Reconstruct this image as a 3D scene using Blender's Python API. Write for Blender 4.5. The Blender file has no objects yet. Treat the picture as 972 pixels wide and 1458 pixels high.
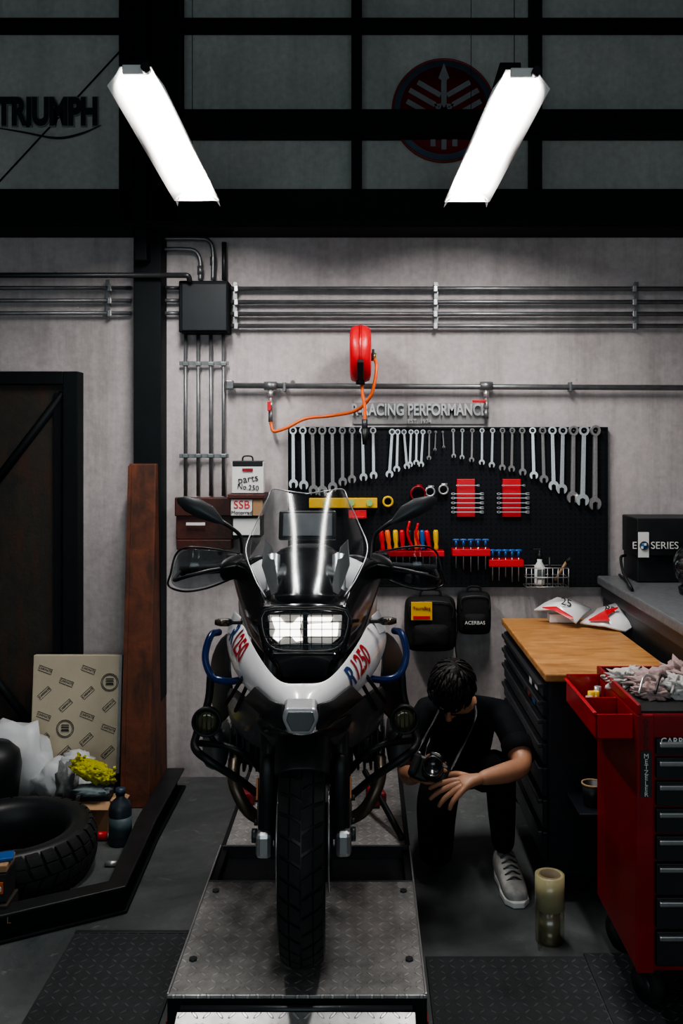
import bpy, bmesh, math, random
from mathutils import Vector, Matrix, Euler, noise
from mathutils.bvhtree import BVHTree
random.seed(7)
F=1300.; CX,CY=519.,630.; H=1.7
V=Vector
def P(px,py,d): return V(((px-CX)*d/F, d, H-(py-CY)*d/F))
WD=4.64
def WX(px,d=WD): return (px-CX)*d/F
def WZ(py,d=WD): return H-(py-CY)*d/F
# ------------------------------------------------------------ materials
class NT:
    def __init__(s,m): s.t=m.node_tree; s.n=s.t.nodes; s.l=s.t.links
    def m(s,op,a,b=None,c=None):
        n=s.n.new('ShaderNodeMath'); n.operation=op
        for i,v in enumerate((a,b,c)):
            if v is None: continue
            if isinstance(v,(int,float)): n.inputs[i].default_value=v
            else: s.l.new(v,n.inputs[i])
        return n.outputs[0]
    def noise(s,scale,detail=4,vec=None,rough=.55,dist=0):
        n=s.n.new('ShaderNodeTexNoise'); n.inputs['Scale'].default_value=scale
        n.inputs['Detail'].default_value=detail; n.inputs['Roughness'].default_value=rough
        n.inputs['Distortion'].default_value=dist
        if vec is None:
            tc=s.n.new('ShaderNodeTexCoord'); vec=tc.outputs['Object']
        s.l.new(vec,n.inputs['Vector']); return n.outputs['Fac']
    def ramp(s,fac,stops):
        n=s.n.new('ShaderNodeValToRGB'); s.l.new(fac,n.inputs[0]); e=n.color_ramp.elements
        while len(e)<len(stops): e.new(.5)
        for i,(p,c) in enumerate(stops):
            e[i].position=p; e[i].color=(c,c,c,1) if isinstance(c,(int,float)) else (*c,1)
        return n.outputs[0]
    def mix(s,f,a,b,mode='MIX'):
        n=s.n.new('ShaderNodeMixRGB'); n.blend_type=mode
        for i,v in enumerate((f,a,b)):
            if isinstance(v,(int,float)): n.inputs[i].default_value=v if i==0 else (v,v,v,1)
            elif isinstance(v,tuple): n.inputs[i].default_value=(*v,1)
            else: s.l.new(v,n.inputs[i])
        return n.outputs[0]
    def bump(s,h,st,dist=.01):
        n=s.n.new('ShaderNodeBump'); n.inputs['Strength'].default_value=st; n.inputs['Distance'].default_value=dist
        s.l.new(h,n.inputs['Height']); return n.outputs[0]
    def xyz(s,scale=(1,1,1)):
        tc=s.n.new('ShaderNodeTexCoord'); mp=s.n.new('ShaderNodeMapping'); mp.inputs['Scale'].default_value=scale
        s.l.new(tc.outputs['Object'],mp.inputs[0]); return mp.outputs[0]
    def sep(s,v):
        n=s.n.new('ShaderNodeSeparateXYZ'); s.l.new(v,n.inputs[0]); return n.outputs
def newmat(name):
    m=bpy.data.materials.new(name); m.use_nodes=True
    return m,m.node_tree.nodes['Principled BSDF'],NT(m)
def M(name,col,rough=.5,metal=0.,var=.25,ns=12.,bump=0.,bs=60.,emit=0.,coat=0.,col2=None,spec=.5):
    m,b,t=newmat(name)
    c2=col2 or tuple(c*(1-var) for c in col)
    f=t.ramp(t.noise(ns,5),[(.3,0),(.7,1)])
    c=t.mix(f,c2,tuple(col)); t.l.new(c,b.inputs['Base Color'])
    b.inputs['Roughness'].default_value=rough; b.inputs['Metallic'].default_value=metal
    b.inputs['Specular IOR Level'].default_value=spec
    if coat: b.inputs['Coat Weight'].default_value=coat; b.inputs['Coat Roughness'].default_value=.08
    if bump: t.l.new(t.bump(t.noise(bs,4),bump,.005),b.inputs['Normal'])
    if emit:
        b.inputs['Emission Color'].default_value=(*col,1); b.inputs['Emission Strength'].default_value=emit
    return m
def clearmat(name,tint=(.6,.65,.65),gl=.06,rough=.05):
    m=bpy.data.materials.new(name); m.use_nodes=True; t=NT(m); t.n.clear()
    o=t.n.new('ShaderNodeOutputMaterial'); mx=t.n.new('ShaderNodeMixShader'); tr=t.n.new('ShaderNodeBsdfTransparent'); g=t.n.new('ShaderNodeBsdfGlossy')
    tr.inputs[0].default_value=(*tint,1); g.inputs['Roughness'].default_value=rough
    lw=t.n.new('ShaderNodeLayerWeight'); lw.inputs[0].default_value=.5
    f=t.m('ADD',t.m('MULTIPLY',t.m('POWER',lw.outputs['Facing'],3.5),.6),gl); f=t.m('MINIMUM',f,.8)
    t.l.new(f,mx.inputs[0]); t.l.new(tr.outputs[0],mx.inputs[1]); t.l.new(g.outputs[0],mx.inputs[2]); t.l.new(mx.outputs[0],o.inputs[0])
    return m
def plate_mat(name,c_lo,c_hi,metal,S=28.,stain=.6,rough=.38):
    m,b,t=newmat(name); s=t.sep(t.xyz((S,S,S)))
    u,v=s[0],s[1]
    par=t.m('MODULO',t.m('ABSOLUTE',t.m('ADD',t.m('FLOOR',u),t.m('FLOOR',v))),2.)
    fu=t.m('SUBTRACT',t.m('FRACT',u),.5); fv=t.m('SUBTRACT',t.m('FRACT',v),.5)
    a=t.m('ADD',fu,fv); c=t.m('SUBTRACT',fu,fv)
    A=t.m('ADD',t.m('MULTIPLY',a,par),t.m('MULTIPLY',c,t.m('SUBTRACT',1.,par)))
    B=t.m('ADD',t.m('MULTIPLY',c,par),t.m('MULTIPLY',a,t.m('SUBTRACT',1.,par)))
    d=t.m('ADD',t.m('POWER',t.m('ABSOLUTE',t.m('DIVIDE',A,.62)),2.),t.m('POWER',t.m('ABSOLUTE',t.m('DIVIDE',B,.17)),2.))
    h=t.ramp(d,[(.45,1.),(1.,0.)])
    n=t.ramp(t.noise(3.5,6,rough=.65),[(.35,1-stain),(.65,1.)])
    n2=t.ramp(t.noise(40,3),[(.3,.75),(.7,1.)])
    col=t.mix(h,c_lo,c_hi); col=t.mix(1.,col,n,'MULTIPLY'); col=t.mix(1.,col,n2,'MULTIPLY')
    t.l.new(col,b.inputs['Base Color']); b.inputs['Metallic'].default_value=metal
    rr=t.m('SUBTRACT',rough+.3,t.m('MULTIPLY',n,.3)); t.l.new(rr,b.inputs['Roughness'])
    t.l.new(t.bump(h,.8,.004),b.inputs['Normal']); return m
def wall_mat(name,c1,c2,c3,spots=.8):
    m,b,t=newmat(name)
    n1=t.ramp(t.noise(1.6,7,rough=.65,dist=.4),[(.35,0),(.68,1)])
    st=t.ramp(t.noise(1.,6,vec=t.xyz((9,9,.7)),rough=.7),[(.45,0),(.75,1)])
    fine=t.ramp(t.noise(35,4),[(.3,.86),(.7,1.05)])
    c=t.mix(n1,c2,c1); c=t.mix(t.m('MULTIPLY',st,.55),c,c3); c=t.mix(1.,c,fine,'MULTIPLY')
    vo=t.n.new('ShaderNodeTexVoronoi'); vo.inputs['Scale'].default_value=3.1; t.l.new(t.xyz((1,1,1)),vo.inputs['Vector'])
    sp=t.ramp(vo.outputs['Distance'],[(.03,1),(.05,0)])
    c=t.mix(t.m('MULTIPLY',sp,spots),c,(.05,.05,.05))
    t.l.new(c,b.inputs['Base Color']); b.inputs['Roughness'].default_value=.75
    t.l.new(t.bump(t.noise(9,8,rough=.7),.35,.01),b.inputs['Normal']); return m
def floor_mat():
    m,b,t=newmat('floor_concrete')
    n1=t.ramp(t.noise(1.3,8,rough=.7,dist=.6),[(.35,0),(.7,1)])
    n2=t.ramp(t.noise(14,5,rough=.7),[(.4,0),(.62,1)])
    c=t.mix(n1,(.035,.044,.046),(.13,.14,.14)); c=t.mix(t.m('MULTIPLY',n2,.5),c,(.06,.068,.066))
    n3=t.ramp(t.noise(5,6,rough=.8,dist=1.5),[(.60,0),(.68,1)])
    c=t.mix(t.m('MULTIPLY',n3,.6),c,(.24,.235,.22))
    t.l.new(c,b.inputs['Base Color'])
    t.l.new(t.ramp(n1,[(0,.4),(1,.75)]),b.inputs['Roughness'])
    t.l.new(t.bump(t.noise(20,8,rough=.7),.3,.01),b.inputs['Normal']); return m
def peg_mat():
    m,b,t=newmat('pegboard_black'); s=t.sep(t.xyz((40,40,40)))
    fu=t.m('SUBTRACT',t.m('FRACT',s[0]),.5); fv=t.m('SUBTRACT',t.m('FRACT',s[2]),.5)
    d=t.m('SQRT',t.m('ADD',t.m('MULTIPLY',fu,fu),t.m('MULTIPLY',fv,fv)))
    c=t.mix(t.ramp(d,[(.16,1),(.2,0)]),(.007,.009,.013),(.001,.001,.001))
    t.l.new(c,b.inputs['Base Color']); b.inputs['Roughness'].default_value=.6; b.inputs['Specular IOR Level'].default_value=.2; return m
def rust_mat(name,c1,c2,c3,rough=.75):
    m,b,t=newmat(name)
    c=t.mix(t.ramp(t.noise(6,8,rough=.7,dist=.8),[(.35,0),(.65,1)]),c1,c2)
    c=t.mix(t.ramp(t.noise(1.5,6,vec=t.xyz((8,8,2))),[(.5,0),(.68,1)]),c,c3)
    t.l.new(c,b.inputs['Base Color']); b.inputs['Roughness'].default_value=rough; b.inputs['Metallic'].default_value=.1
    t.l.new(t.bump(t.noise(60,6),.3,.004),b.inputs['Normal']); return m
def wood_mat():
    m,b,t=newmat('butcher_block_wood'); v=t.xyz((3,22,22))
    n=t.noise(2.,6,vec=v,rough=.6,dist=.6)
    c=t.ramp(n,[(.3,(.28,.12,.035)),(.55,(.48,.23,.075)),(.75,(.58,.32,.12))])
    n2=t.ramp(t.noise(5,5,dist=1),[(.5,0),(.72,1)]); c=t.mix(t.m('MULTIPLY',n2,.6),c,(.16,.07,.03))
    t.l.new(c,b.inputs['Base Color']); b.inputs['Roughness'].default_value=.42; return m
black=M('black_plastic',(.010,.012,.014),.45,var=.4,spec=.4)
gblack=M('gloss_black_paint',(.008,.009,.011),.22,coat=.4)
steelblk=M('black_painted_steel',(.005,.008,.010),.65,.0,var=.3,bump=.1,spec=.2)
rubber=M('tyre_rubber',(.016,.017,.018),.7,var=.35,ns=30,bump=.2,bs=120,spec=.3)
silver=M('brushed_aluminium',(.55,.56,.57),.35,.9,var=.2)
chrome=M('chromed_tool_steel',(.60,.60,.61),.30,.75,var=.2,ns=40)
galv=M('galvanised_conduit',(.24,.25,.26),.4,.7,var=.35,ns=20)
dgrey=M('dark_grey_metal',(.05,.055,.06),.4,.5)
mgrey=M('titanium_grey_paint',(.13,.135,.14),.35,.4,coat=.4)
lgrey=M('silver_grey_paint',(.42,.43,.45),.3,.3,coat=.5)
white=M('white_gloss_paint',(.84,.84,.86),.25,var=.04,coat=.6)
wplast=M('white_plastic',(.75,.75,.73),.5,var=.1)
red=M('red_paint',(.48,.007,.014),.35,var=.25,coat=.3)
redd=M('red_cabinet_paint',(.28,.005,.010),.4,var=.4,ns=5)
redpl=M('red_plastic',(.60,.007,.017),.35,var=.1)
orange=M('orange_rubber_hose',(.80,.13,.02),.4,var=.1)
yellow=M('yellow_plastic',(.70,.42,.01),.4,var=.1)
blue=M('blue_paint',(.006,.032,.15),.3,.2,coat=.4)
bluepl=M('blue_handle_plastic',(.01,.09,.32),.4)
rust=rust_mat('rusty_steel',(.055,.018,.009),(.15,.042,.018),(.022,.012,.008))
rustd=rust_mat('dark_rusted_sheet',(.014,.015,.013),(.034,.027,.020),(.055,.022,.012),.55)
brown=rust_mat('brown_metal_box',(.05,.010,.007),(.08,.02,.014),(.03,.014,.010),.5)
wood=wood_mat()
wallm=wall_mat('plaster_concrete_wall',(.56,.51,.515),(.42,.38,.385),(.22,.195,.185))
pane_m=wall_mat('frosted_pane_grey',(.64,.65,.61),(.50,.52,.49),(.36,.38,.36),0.); pane_m.node_tree.nodes['Principled BSDF'].inputs['Roughness'].default_value=.35
floorm=floor_mat(); peg=peg_mat()
plateA=plate_mat('chequer_plate_aluminium',(.50,.49,.48),(.80,.78,.75),.5,30,.66,.36)
plateB=plate_mat('chequer_plate_dark_floor',(.045,.053,.058),(.13,.14,.145),.3,30,.5,.5)
plateC=plate_mat('chequer_plate_ramp',(.6,.6,.59),(.9,.9,.88),.5,30,.3,.35)
clear=clearmat('clear_windscreen_plastic',(.90,.92,.93),.008,.16)
smoke=clearmat('smoked_handguard_plastic',(.70,.74,.76),.03,.12)
card=M('cardboard',(.36,.22,.12),.8,var=.2)
cardp=M('beige_carton_print',(.50,.44,.33),.7,var=.15,ns=5)
ink=M('dark_ink',(.03,.03,.03),.7)
cloth=M('black_cotton',(.007,.008,.010),.9,var=.4,ns=30,bump=.35,bs=35,spec=.12)
pants=M('black_trousers',(.005,.006,.008),.85,var=.4,ns=30,bump=.35,bs=25,spec=.12)
skin=M('skin',(.40,.195,.115),.5,var=.15,ns=25,bump=.05,bs=200)
hairm=M('black_hair',(.006,.005,.005),.5,var=.5,ns=80,bump=.6,bs=150,spec=.25)
nylon=M('black_nylon_bag',(.010,.010,.012),.8,var=.3,bump=.4,bs=40,spec=.3)
stone=M('grey_countertop',(.15,.16,.17),.4,var=.4,ns=40)
tapem=M('packing_tape_amber',(.38,.34,.19),.3,var=.15,coat=.4)
lampem=M('fluorescent_diffuser',(1.,.965,.93),.5,var=0,emit=62.)
lampem_fill=M('fill_lamp_diffuser',(1.,.97,.93),.5,var=0,emit=5.)  # emitter for the added fill lamps out of view
refl=M('lamp_reflector_white',(.9,.9,.88),.5,var=.02)
headem=M('headlight_led',(1.,.93,.85),.5,var=0,emit=5.)
headref=M('headlight_reflector',(.6,.55,.5),.2,.8,emit=.40)
fogm=M('fog_lamp_lens',(.12,.11,.05),.15,.3,coat=1.)
drawerm=M('drawer_grey',(.026,.032,.036),.4,.3)
amber=M('amber_reflector',(.5,.14,.01),.3)
lips=M('lips',(.34,.13,.10),.5)
# ------------------------------------------------------------ mesh helpers
cur=[None]; groups=[]
def G(name):
    e=bpy.data.objects.new(name,None); e.empty_display_size=.1
    bpy.context.scene.collection.objects.link(e); cur[0]=e; groups.append(e); return e
def link(o,parent=True):
    bpy.context.scene.collection.objects.link(o)
    if parent and cur[0] is not None: o.parent=cur[0]
    return o
def mesh(name,vs,fs,mat,smooth=False,bevel=0,sub=0,solid=0,mirror=False,bseg=2,fix=True):
    me=bpy.data.meshes.new(name); me.from_pydata([tuple(v) for v in vs],[],fs)
    if fix:
        bm=bmesh.new(); bm.from_mesh(me); bmesh.ops.recalc_face_normals(bm,faces=bm.faces); bm.to_mesh(me); bm.free()
    me.update(); me.materials.append(mat)
    if smooth: me.polygons.foreach_set('use_smooth',[True]*len(me.polygons))
    o=link(bpy.data.objects.new(name,me))
    if mirror:
        k=o.modifiers.new('m','MIRROR'); k.merge_threshold=.002
    if solid:
        k=o.modifiers.new('s','SOLIDIFY'); k.thickness=solid; k.offset=-1
    if bevel:
        k=o.modifiers.new('b','BEVEL'); k.width=bevel; k.segments=bseg; k.limit_method='ANGLE'; k.angle_limit=.6
    if sub:
        k=o.modifiers.new('u','SUBSURF'); k.levels=sub; k.render_levels=sub
    return o
def box(name,x0,x1,y0,y1,z0,z1,mat,bevel=.004,**k):
    vs=[(x,y,z) for x in (x0,x1) for y in (y0,y1) for z in (z0,z1)]
    fs=[(0,1,3,2),(4,6,7,5),(0,4,5,1),(2,3,7,6),(0,2,6,4),(1,5,7,3)]
    return mesh(name,vs,fs,mat,bevel=bevel,**k)
def obox(name,c,size,rot,mat,bevel=.004,**k):
    R=Euler(rot).to_matrix(); c=V(c); a,b,d=[s/2 for s in size]
    vs=[c+R@V((x,y,z)) for x in (-a,a) for y in (-b,b) for z in (-d,d)]
    fs=[(0,1,3,2),(4,6,7,5),(0,4,5,1),(2,3,7,6),(0,2,6,4),(1,5,7,3)]
    return mesh(name,vs,fs,mat,bevel=bevel,**k)
def basis(a):
    a=V(a).normalized(); u=a.cross(V((0,0,1)))
    if u.length<.1: u=a.cross(V((1,0,0)))
    u.normalize(); return a,u,a.cross(u)
def lathe(name,prof,c,axis,mat,seg=32,smooth=True,closed=False,**k):
    a,u,w=basis(axis); c=V(c); vs=[];fs=[]; n=len(prof)
    for i in range(seg):
        t=2*math.pi*i/seg; e=u*math.cos(t)+w*math.sin(t)
        for r,h in prof: vs.append(c+a*h+e*r)
    for i in range(seg):
        j=(i+1)%seg
        for q in range(n if closed else n-1):
            q2=(q+1)%n; fs.append((i*n+q,i*n+q2,j*n+q2,j*n+q))
    if not closed:
        if prof[0][0]>1e-5: fs.append([i*n for i in range(seg)])
        if prof[-1][0]>1e-5: fs.append([i*n+n-1 for i in range(seg)])
    return mesh(name,vs,fs,mat,smooth=smooth,**k)
def cyl(name,p0,p1,r,mat,r2=None,seg=20,bevel=0,**k):
    p0=V(p0);p1=V(p1); L=(p1-p0).length; r2=r if r2 is None else r2
    o=lathe(name,[(r,0),(r2,L)],p0,p1-p0,mat,seg,smooth=False,bevel=bevel,**k)
    for p in o.data.polygons:
        if len(p.vertices)==4: p.use_smooth=True
    return o
def cat(pts,res,closed=False):
    pts=[V(p) for p in pts]
    if len(pts)<3 or res<2: return pts
    n=len(pts); out=[]
    rng=n if closed else n-1
    for i in range(rng):
        p1=pts[i];p2=pts[(i+1)%n]
        p0=pts[i-1] if (i>0 or closed) else p1*2-p2
        p3=pts[(i+2)%n] if (i+2<n or closed) else p2*2-p1
        for j in range(res):
            t=j/res; out.append(.5*((2*p1)+(p2-p0)*t+(2*p0-5*p1+4*p2-p3)*t*t+(3*p1-p0-3*p2+p3)*t**3))
    if not closed: out.append(pts[-1])
    return out
def sweep(name,pts,r,mat,seg=10,res=6,closed=False,flat=1.,**k):
    c=cat(pts,res,closed); n=len(c); vs=[];fs=[]
    rr=r if isinstance(r,(list,tuple)) else [r,r]
    up=None
    for i,p in enumerate(c):
        t=(c[(i+1)%n]-c[i-1]) if closed else (c[min(i+1,n-1)]-c[max(i-1,0)])
        t.normalize()
        if up is None: _,up,_=basis(t)
        up=(up-t*up.dot(t)); up.normalize(); w=t.cross(up)
        f=i/max(n-1,1)*(len(rr)-1); a=int(min(f,len(rr)-2)); rad=rr[a]+(rr[a+1]-rr[a])*(f-a)
        for s in range(seg):
            q=2*math.pi*s/seg; vs.append(p+up*math.cos(q)*rad+w*math.sin(q)*rad*flat)
    for i in range(n if closed else n-1):
        j=(i+1)%n
        for s in range(seg):
            s2=(s+1)%seg; fs.append((i*seg+s,i*seg+s2,j*seg+s2,j*seg+s))
    if not closed: fs.append(list(range(seg))); fs.append([(n-1)*seg+s for s in range(seg)])
    return mesh(name,vs,fs,mat,smooth=True,**k)
def prism(name,pts,vec,mat,bevel=.003,**k):
    pts=[V(p) for p in pts]; vec=V(vec); n=len(pts)
    vs=pts+[p+vec for p in pts]
    fs=[list(range(n)),[2*n-1-i for i in range(n)]]+[(i,(i+1)%n,n+(i+1)%n,n+i) for i in range(n)]
    return mesh(name,vs,fs,mat,bevel=bevel,**k)
def loft(name,rows,mat,solid=.006,sub=2,closed=False,**k):
    n=len(rows[0]); vs=[p for r in rows for p in r]; fs=[]
    for i in range(len(rows)-1):
        for j in range(n if closed else n-1):
            j2=(j+1)%n; fs.append((i*n+j,i*n+j2,(i+1)*n+j2,(i+1)*n+j))
    return mesh(name,vs,fs,mat,smooth=True,solid=solid,sub=sub,**k)
def hull(name,secs,mat,n=2.6,seg=20,sub=1,ax='y',**k):
    vs=[];fs=[]
    for cx,y,cz,hw,hh in secs:
        for s in range(seg):
            t=2*math.pi*s/seg; ca,sa=math.cos(t),math.sin(t)
            x=cx+hw*math.copysign(abs(ca)**(2/n),ca); z=cz+hh*math.copysign(abs(sa)**(2/n),sa)
            vs.append((x,y,z) if ax=='y' else ((y,x,z) if ax=='x' else (x,z,y)))
    m=len(secs)
    for i in range(m-1):
        for s in range(seg):
            s2=(s+1)%seg; fs.append((i*seg+s,i*seg+s2,(i+1)*seg+s2,(i+1)*seg+s))
    fs.append(list(range(seg))); fs.append([(m-1)*seg+s for s in range(seg)])
    return mesh(name,vs,fs,mat,smooth=True,sub=sub,**k)
def blob(name,c,r,mat,amp=0.,fr=6.,rot=(0,0,0),seed=0,sub=3,**k):
    bm=bmesh.new(); bmesh.ops.create_icosphere(bm,subdivisions=sub,radius=1)
    R=Euler(rot).to_matrix(); vs=[]
    for v in bm.verts:
        q=v.co.copy(); s=1+amp*noise.noise(q*fr*.4+V((seed,seed*2,0)))
        vs.append(V(c)+R@V((q.x*r[0]*s,q.y*r[1]*s,q.z*r[2]*s)))
    fs=[[v.index for v in f.verts] for f in bm.faces]; bm.free()
    return mesh(name,vs,fs,mat,smooth=True,**k)
def text(name,body,loc,size,mat,rot=(math.pi/2,0,0),ext=.001,mtx=None,align='CENTER',offset=0,sx=1.,ls=1.):
    c=bpy.data.curves.new(name,'FONT'); c.body=body; c.size=size; c.extrude=ext; c.align_x=align; c.align_y='CENTER'; c.offset=offset; c.space_line=ls
    c.materials.append(mat); o=link(bpy.data.objects.new(name,c))
    if mtx is not None: o.matrix_local=mtx
    else: o.location=loc; o.rotation_euler=rot; o.scale=(sx,1,1)
    return o
def frame_mtx(o,xd,nrm):
    x=V(xd).normalized(); z=V(nrm).normalized(); y=z.cross(x).normalized(); z=x.cross(y)
    m=Matrix((x,y,z)).transposed().to_4x4(); m.translation=V(o); return m
def tyre(name,c,axis,R,W,mat,step=40,inner=.1,**k):
    a,u,w=basis(axis); c=V(c)
    hw=W/2
    prof=[(R-inner,-hw*.72),(R-inner*.75,-hw*.95),(R-inner*.45,-hw),(R-.03,-hw*.93),(R-.013,-hw*.66),(R-.006,-hw*.33),(R-.004,0),
          (R-.006,hw*.33),(R-.013,hw*.66),(R-.03,hw*.93),(R-inner*.45,hw),(R-inner*.75,hw*.95),(R-inner,hw*.72)]
    prof=[(r-(.004 if abs(h)<hw*.95 and r>R-.04 else 0),h) for r,h in prof]
    lathe(name,prof,c,axis,black,72,closed=True)
    vs=[];fs=[]
    def rc(h): return R-.026*(abs(h)/hw)**2.3
    for i in range(step):
        for sd in (-1,1):
            for (h0,h1,sk) in ((.04,.46,.55),(.53,.93,.45)):
                b=len(vs); t0=2*math.pi*(i+(.5 if sd>0 else 0))/step; dt=2*math.pi/step*.80
                N=3
                for q in range(N+1):
                    h=h0+(h1-h0)*q/N
                    for tt in (t0-sk*h*dt*1.6,t0-sk*h*dt*1.6+dt):
                        e=u*math.cos(tt)+w*math.sin(tt); rr=rc(h*hw)
                        vs.append(c+a*(sd*h*hw)+e*(rr-.016)); vs.append(c+a*(sd*h*hw)+e*rr)
                for q in range(N):
                    o=b+q*4; p=o+4
                    fs+= [(o+1,o+3,p+3,p+1),(o,o+1,p+1,p),(o+2,p+2,p+3,o+3)]
                fs+=[(b,b+2,b+3,b+1),(b+N*4,b+N*4+1,b+N*4+3,b+N*4+2)]
    mesh(name+'_tread',vs,fs,mat)
# ------------------------------------------------------------ ROOM
RX0,RX1,RY0,RY1,RZ=-3.4,2.4,-1.8,4.64,4.5
cur[0]=None
box('floor',RX0-.1,RX1+.1,RY0-.1,RY1+.15,-.1,0,floorm,0)
box('wall_back',RX0-.1,RX1+.1,RY1,RY1+.15,0,RZ,wallm,0)
box('wall_left',RX0-.15,RX0,RY0,RY1,0,RZ,wallm,0)
box('wall_right',RX1,RX1+.15,RY0,RY1,0,RZ,wallm,0)
box('wall_front',RX0-.1,RX1+.1,RY0-.15,RY0,0,RZ,M('rear_room_wall',(.12,.14,.15),.8),0)
box('ceiling',RX0-.1,RX1+.1,RY0-.1,RY1+.15,RZ,RZ+.1,M('ceiling_dark',(.03,.035,.04),.8),0)
d=4.5
def fx(p): return (p-CX)*d/F
def fz(p): return H-(p-CY)*d/F
G('window_1')
rowsz=[(fz(270),fz(191)),(fz(155),fz(36)),(fz(18),4.45)]
rowsl=[(fz(270),fz(36)),(fz(18),4.45)]
def panes(x0,x1,rr):
    for (a,b) in rr: box('pane',x0,x1,4.622,4.636,a-.02,b+.02,pane_m,0)
cols=[(RX0+.05,-2.12),(-2.06,fx(172)),(fx(256),fx(500)),(fx(515),fx(757)),(fx(773),fx(773)+.83),(fx(773)+.88,RX1-.05)]
for i,(x0,x1) in enumerate(cols): panes(x0-.02,x1+.02,rowsl if i<2 else rowsz)
cyl('brace_rod',(fx(0)-.3,4.614,fz(235)-.32),(fx(170),4.614,fz(50)),.004,steelblk)
G('window_frame')
box('bar_top',RX0+.02,RX1-.02,4.55,4.61,fz(36),fz(18),steelblk)
box('bar_mid',fx(172),RX1-.02,4.50,4.61,fz(190),fz(155),steelblk)
box('bar_mid_flange',fx(172),RX1-.02,4.48,4.50,fz(190),fz(182),steelblk,.002)
box('beam_low',RX0+.02,RX1-.02,4.46,4.61,fz(318),fz(272),steelblk)
box('beam_low_flange',RX0+.02,RX1-.02,4.40,4.63,fz(330),fz(320),steelblk,.002)
for a,b in ((500,515),(757,773)): box('mullion',fx(a),fx(b),4.52,4.61,fz(272),4.48,steelblk)
box('mullion',fx(773)+.83,fx(773)+.88,4.52,4.61,fz(272),4.48,steelblk)
box('mullion',-2.12,-2.06,4.52,4.61,fz(272),4.48,steelblk)
G('steel_column')
box('post_a',fx(172),fx(192),4.46,4.61,fz(320),4.48,steelblk)
box('post_b',fx(197),fx(214),4.42,4.61,fz(375),4.48,steelblk)
box('post_c',fx(218),fx(256),4.46,4.61,fz(320),4.48,steelblk)
box('web',fx(172),fx(256),4.54,4.61,fz(320),4.48,steelblk)
box('lower_post',fx(190),fx(229),4.50,4.635,fz(1000),fz(322),steelblk)
zt=fz(660)
vs=[(-1.15,4.46,zt),(-1.018,4.46,zt),(-1.13,4.24,.0),(-1.0,4.24,.0),(-1.15,4.63,zt),(-1.018,4.63,zt),(-1.13,4.63,0),(-1.0,4.63,0)]
mesh('rust_flange',vs,[(0,1,3,2),(4,6,7,5),(0,2,6,4),(1,5,7,3),(0,4,5,1),(2,3,7,6)],rust,bevel=.006)
mesh('rust_edge',[(-1.153,4.45,zt-.01),(-1.135,4.45,zt-.01),(-1.133,4.225,0),(-1.115,4.225,0),(-1.153,4.47,zt-.01),(-1.135,4.47,zt-.01),(-1.133,4.25,0),(-1.115,4.25,0)],[(0,1,3,2),(4,6,7,5),(0,2,6,4),(1,5,7,3),(0,4,5,1),(2,3,7,6)],rust)
# emblems
G('motorcycle_lettering_sign')
lm=M('sign_navy',(.012,.018,.030),.5); lo=M('sign_outline_grey',(.24,.28,.30),.5)
text('outline','TRIUMPH',(fx(57),4.609,fz(150)),.185,lo,ext=.002,offset=.014,sx=.66)
text('letters','TRIUMPH',(fx(57),4.602,fz(150)),.185,lm,ext=.003,offset=.008,sx=.66)
sweep('swoosh',[(fx(-40),4.60,fz(168)),(fx(20),4.60,fz(178)),(fx(70),4.60,fz(187)),(fx(105),4.60,fz(181)),(fx(136),4.60,fz(168))],[.005,.012,.015,.012,.003],lm,flat=.3)
G('round_wall_emblem')
ec=V((fx(634),4.607,fz(147))); ER=.262
er=M('emblem_red',(.24,.012,.02),.4,var=.3); es=M('emblem_silver',(.30,.32,.34),.45,.0); en=M('emblem_blue_grey',(.10,.16,.22),.4)
lathe('rim',[(ER,0),(ER,.012),(ER-.006,.016),(ER-.010,.012),(ER-.010,0)],ec,(0,-1,0),M('emblem_rim_red',(.30,.03,.03),.4),64)
lathe('ring',[(0,0),(ER-.009,0),(ER-.009,.010),(0,.010)],ec,(0,-1,0),en,64)
lathe('disc',[(0,0),(ER-.042,0),(ER-.042,.0125),(0,.0125)],ec,(0,-1,0),er,64)
for k in range(3):
    th=math.pi/2+k*2*math.pi/3
    R=Matrix.Rotation(-th+math.pi/2,3,'Y')
    def L(pts,nm,y=-.014,t=-.006,m=es): prism(nm,[ec+R@V((x,y,z)) for x,z in pts],(0,t,0),m,.001)
    L([(-.014,.0),(.014,0),(.014,.15),(.028,.16),(.0,.235),(-.028,.16),(-.014,.15)],'fork_handle')
    L([(-.035,-.004),(.035,-.004),(.05,.03),(.038,.03),(.028,.012),(-.028,.012),(-.038,.03),(-.05,.03)],'fork_bow')
for k in range(3):
    th=k*2*math.pi/3+math.pi/3
    R=Matrix.Rotation(-th,3,'Y')
    for s in (-.055,0,.055): prism('fork_tine',[ec+R@V((x,-.014,z)) for x,z in [(s-.013,.05),(s+.013,.05),(s+.013,.20-abs(s)*.3),(s-.013,.20-abs(s)*.3)]],(0,-.006,0),es,.001)
G('door_1')
dx=WX(116,4.6)
box('leaf',-2.42,dx-.07,4.585,4.635,.02,WZ(548,4.6),rustd,.003)
box('jamb_right',dx-.075,dx,4.54,4.635,0,WZ(530,4.6),steelblk)
box('jamb_left',-2.5,-2.42,4.54,4.635,0,WZ(530,4.6),steelblk)
box('head',-2.42,dx-.075,4.54,4.635,WZ(548,4.6),WZ(530,4.6),steelblk)
for a,b in (((90,560),(-40,730)),((-60,900),(70,1065))):
    p=P(*a,4.57);q=P(*b,4.57); cyl('brace',p,q,.022,steelblk,seg=4)
box('stile',dx-.13,dx-.09,4.565,4.585,.05,WZ(560,4.6),steelblk,.002)
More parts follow.
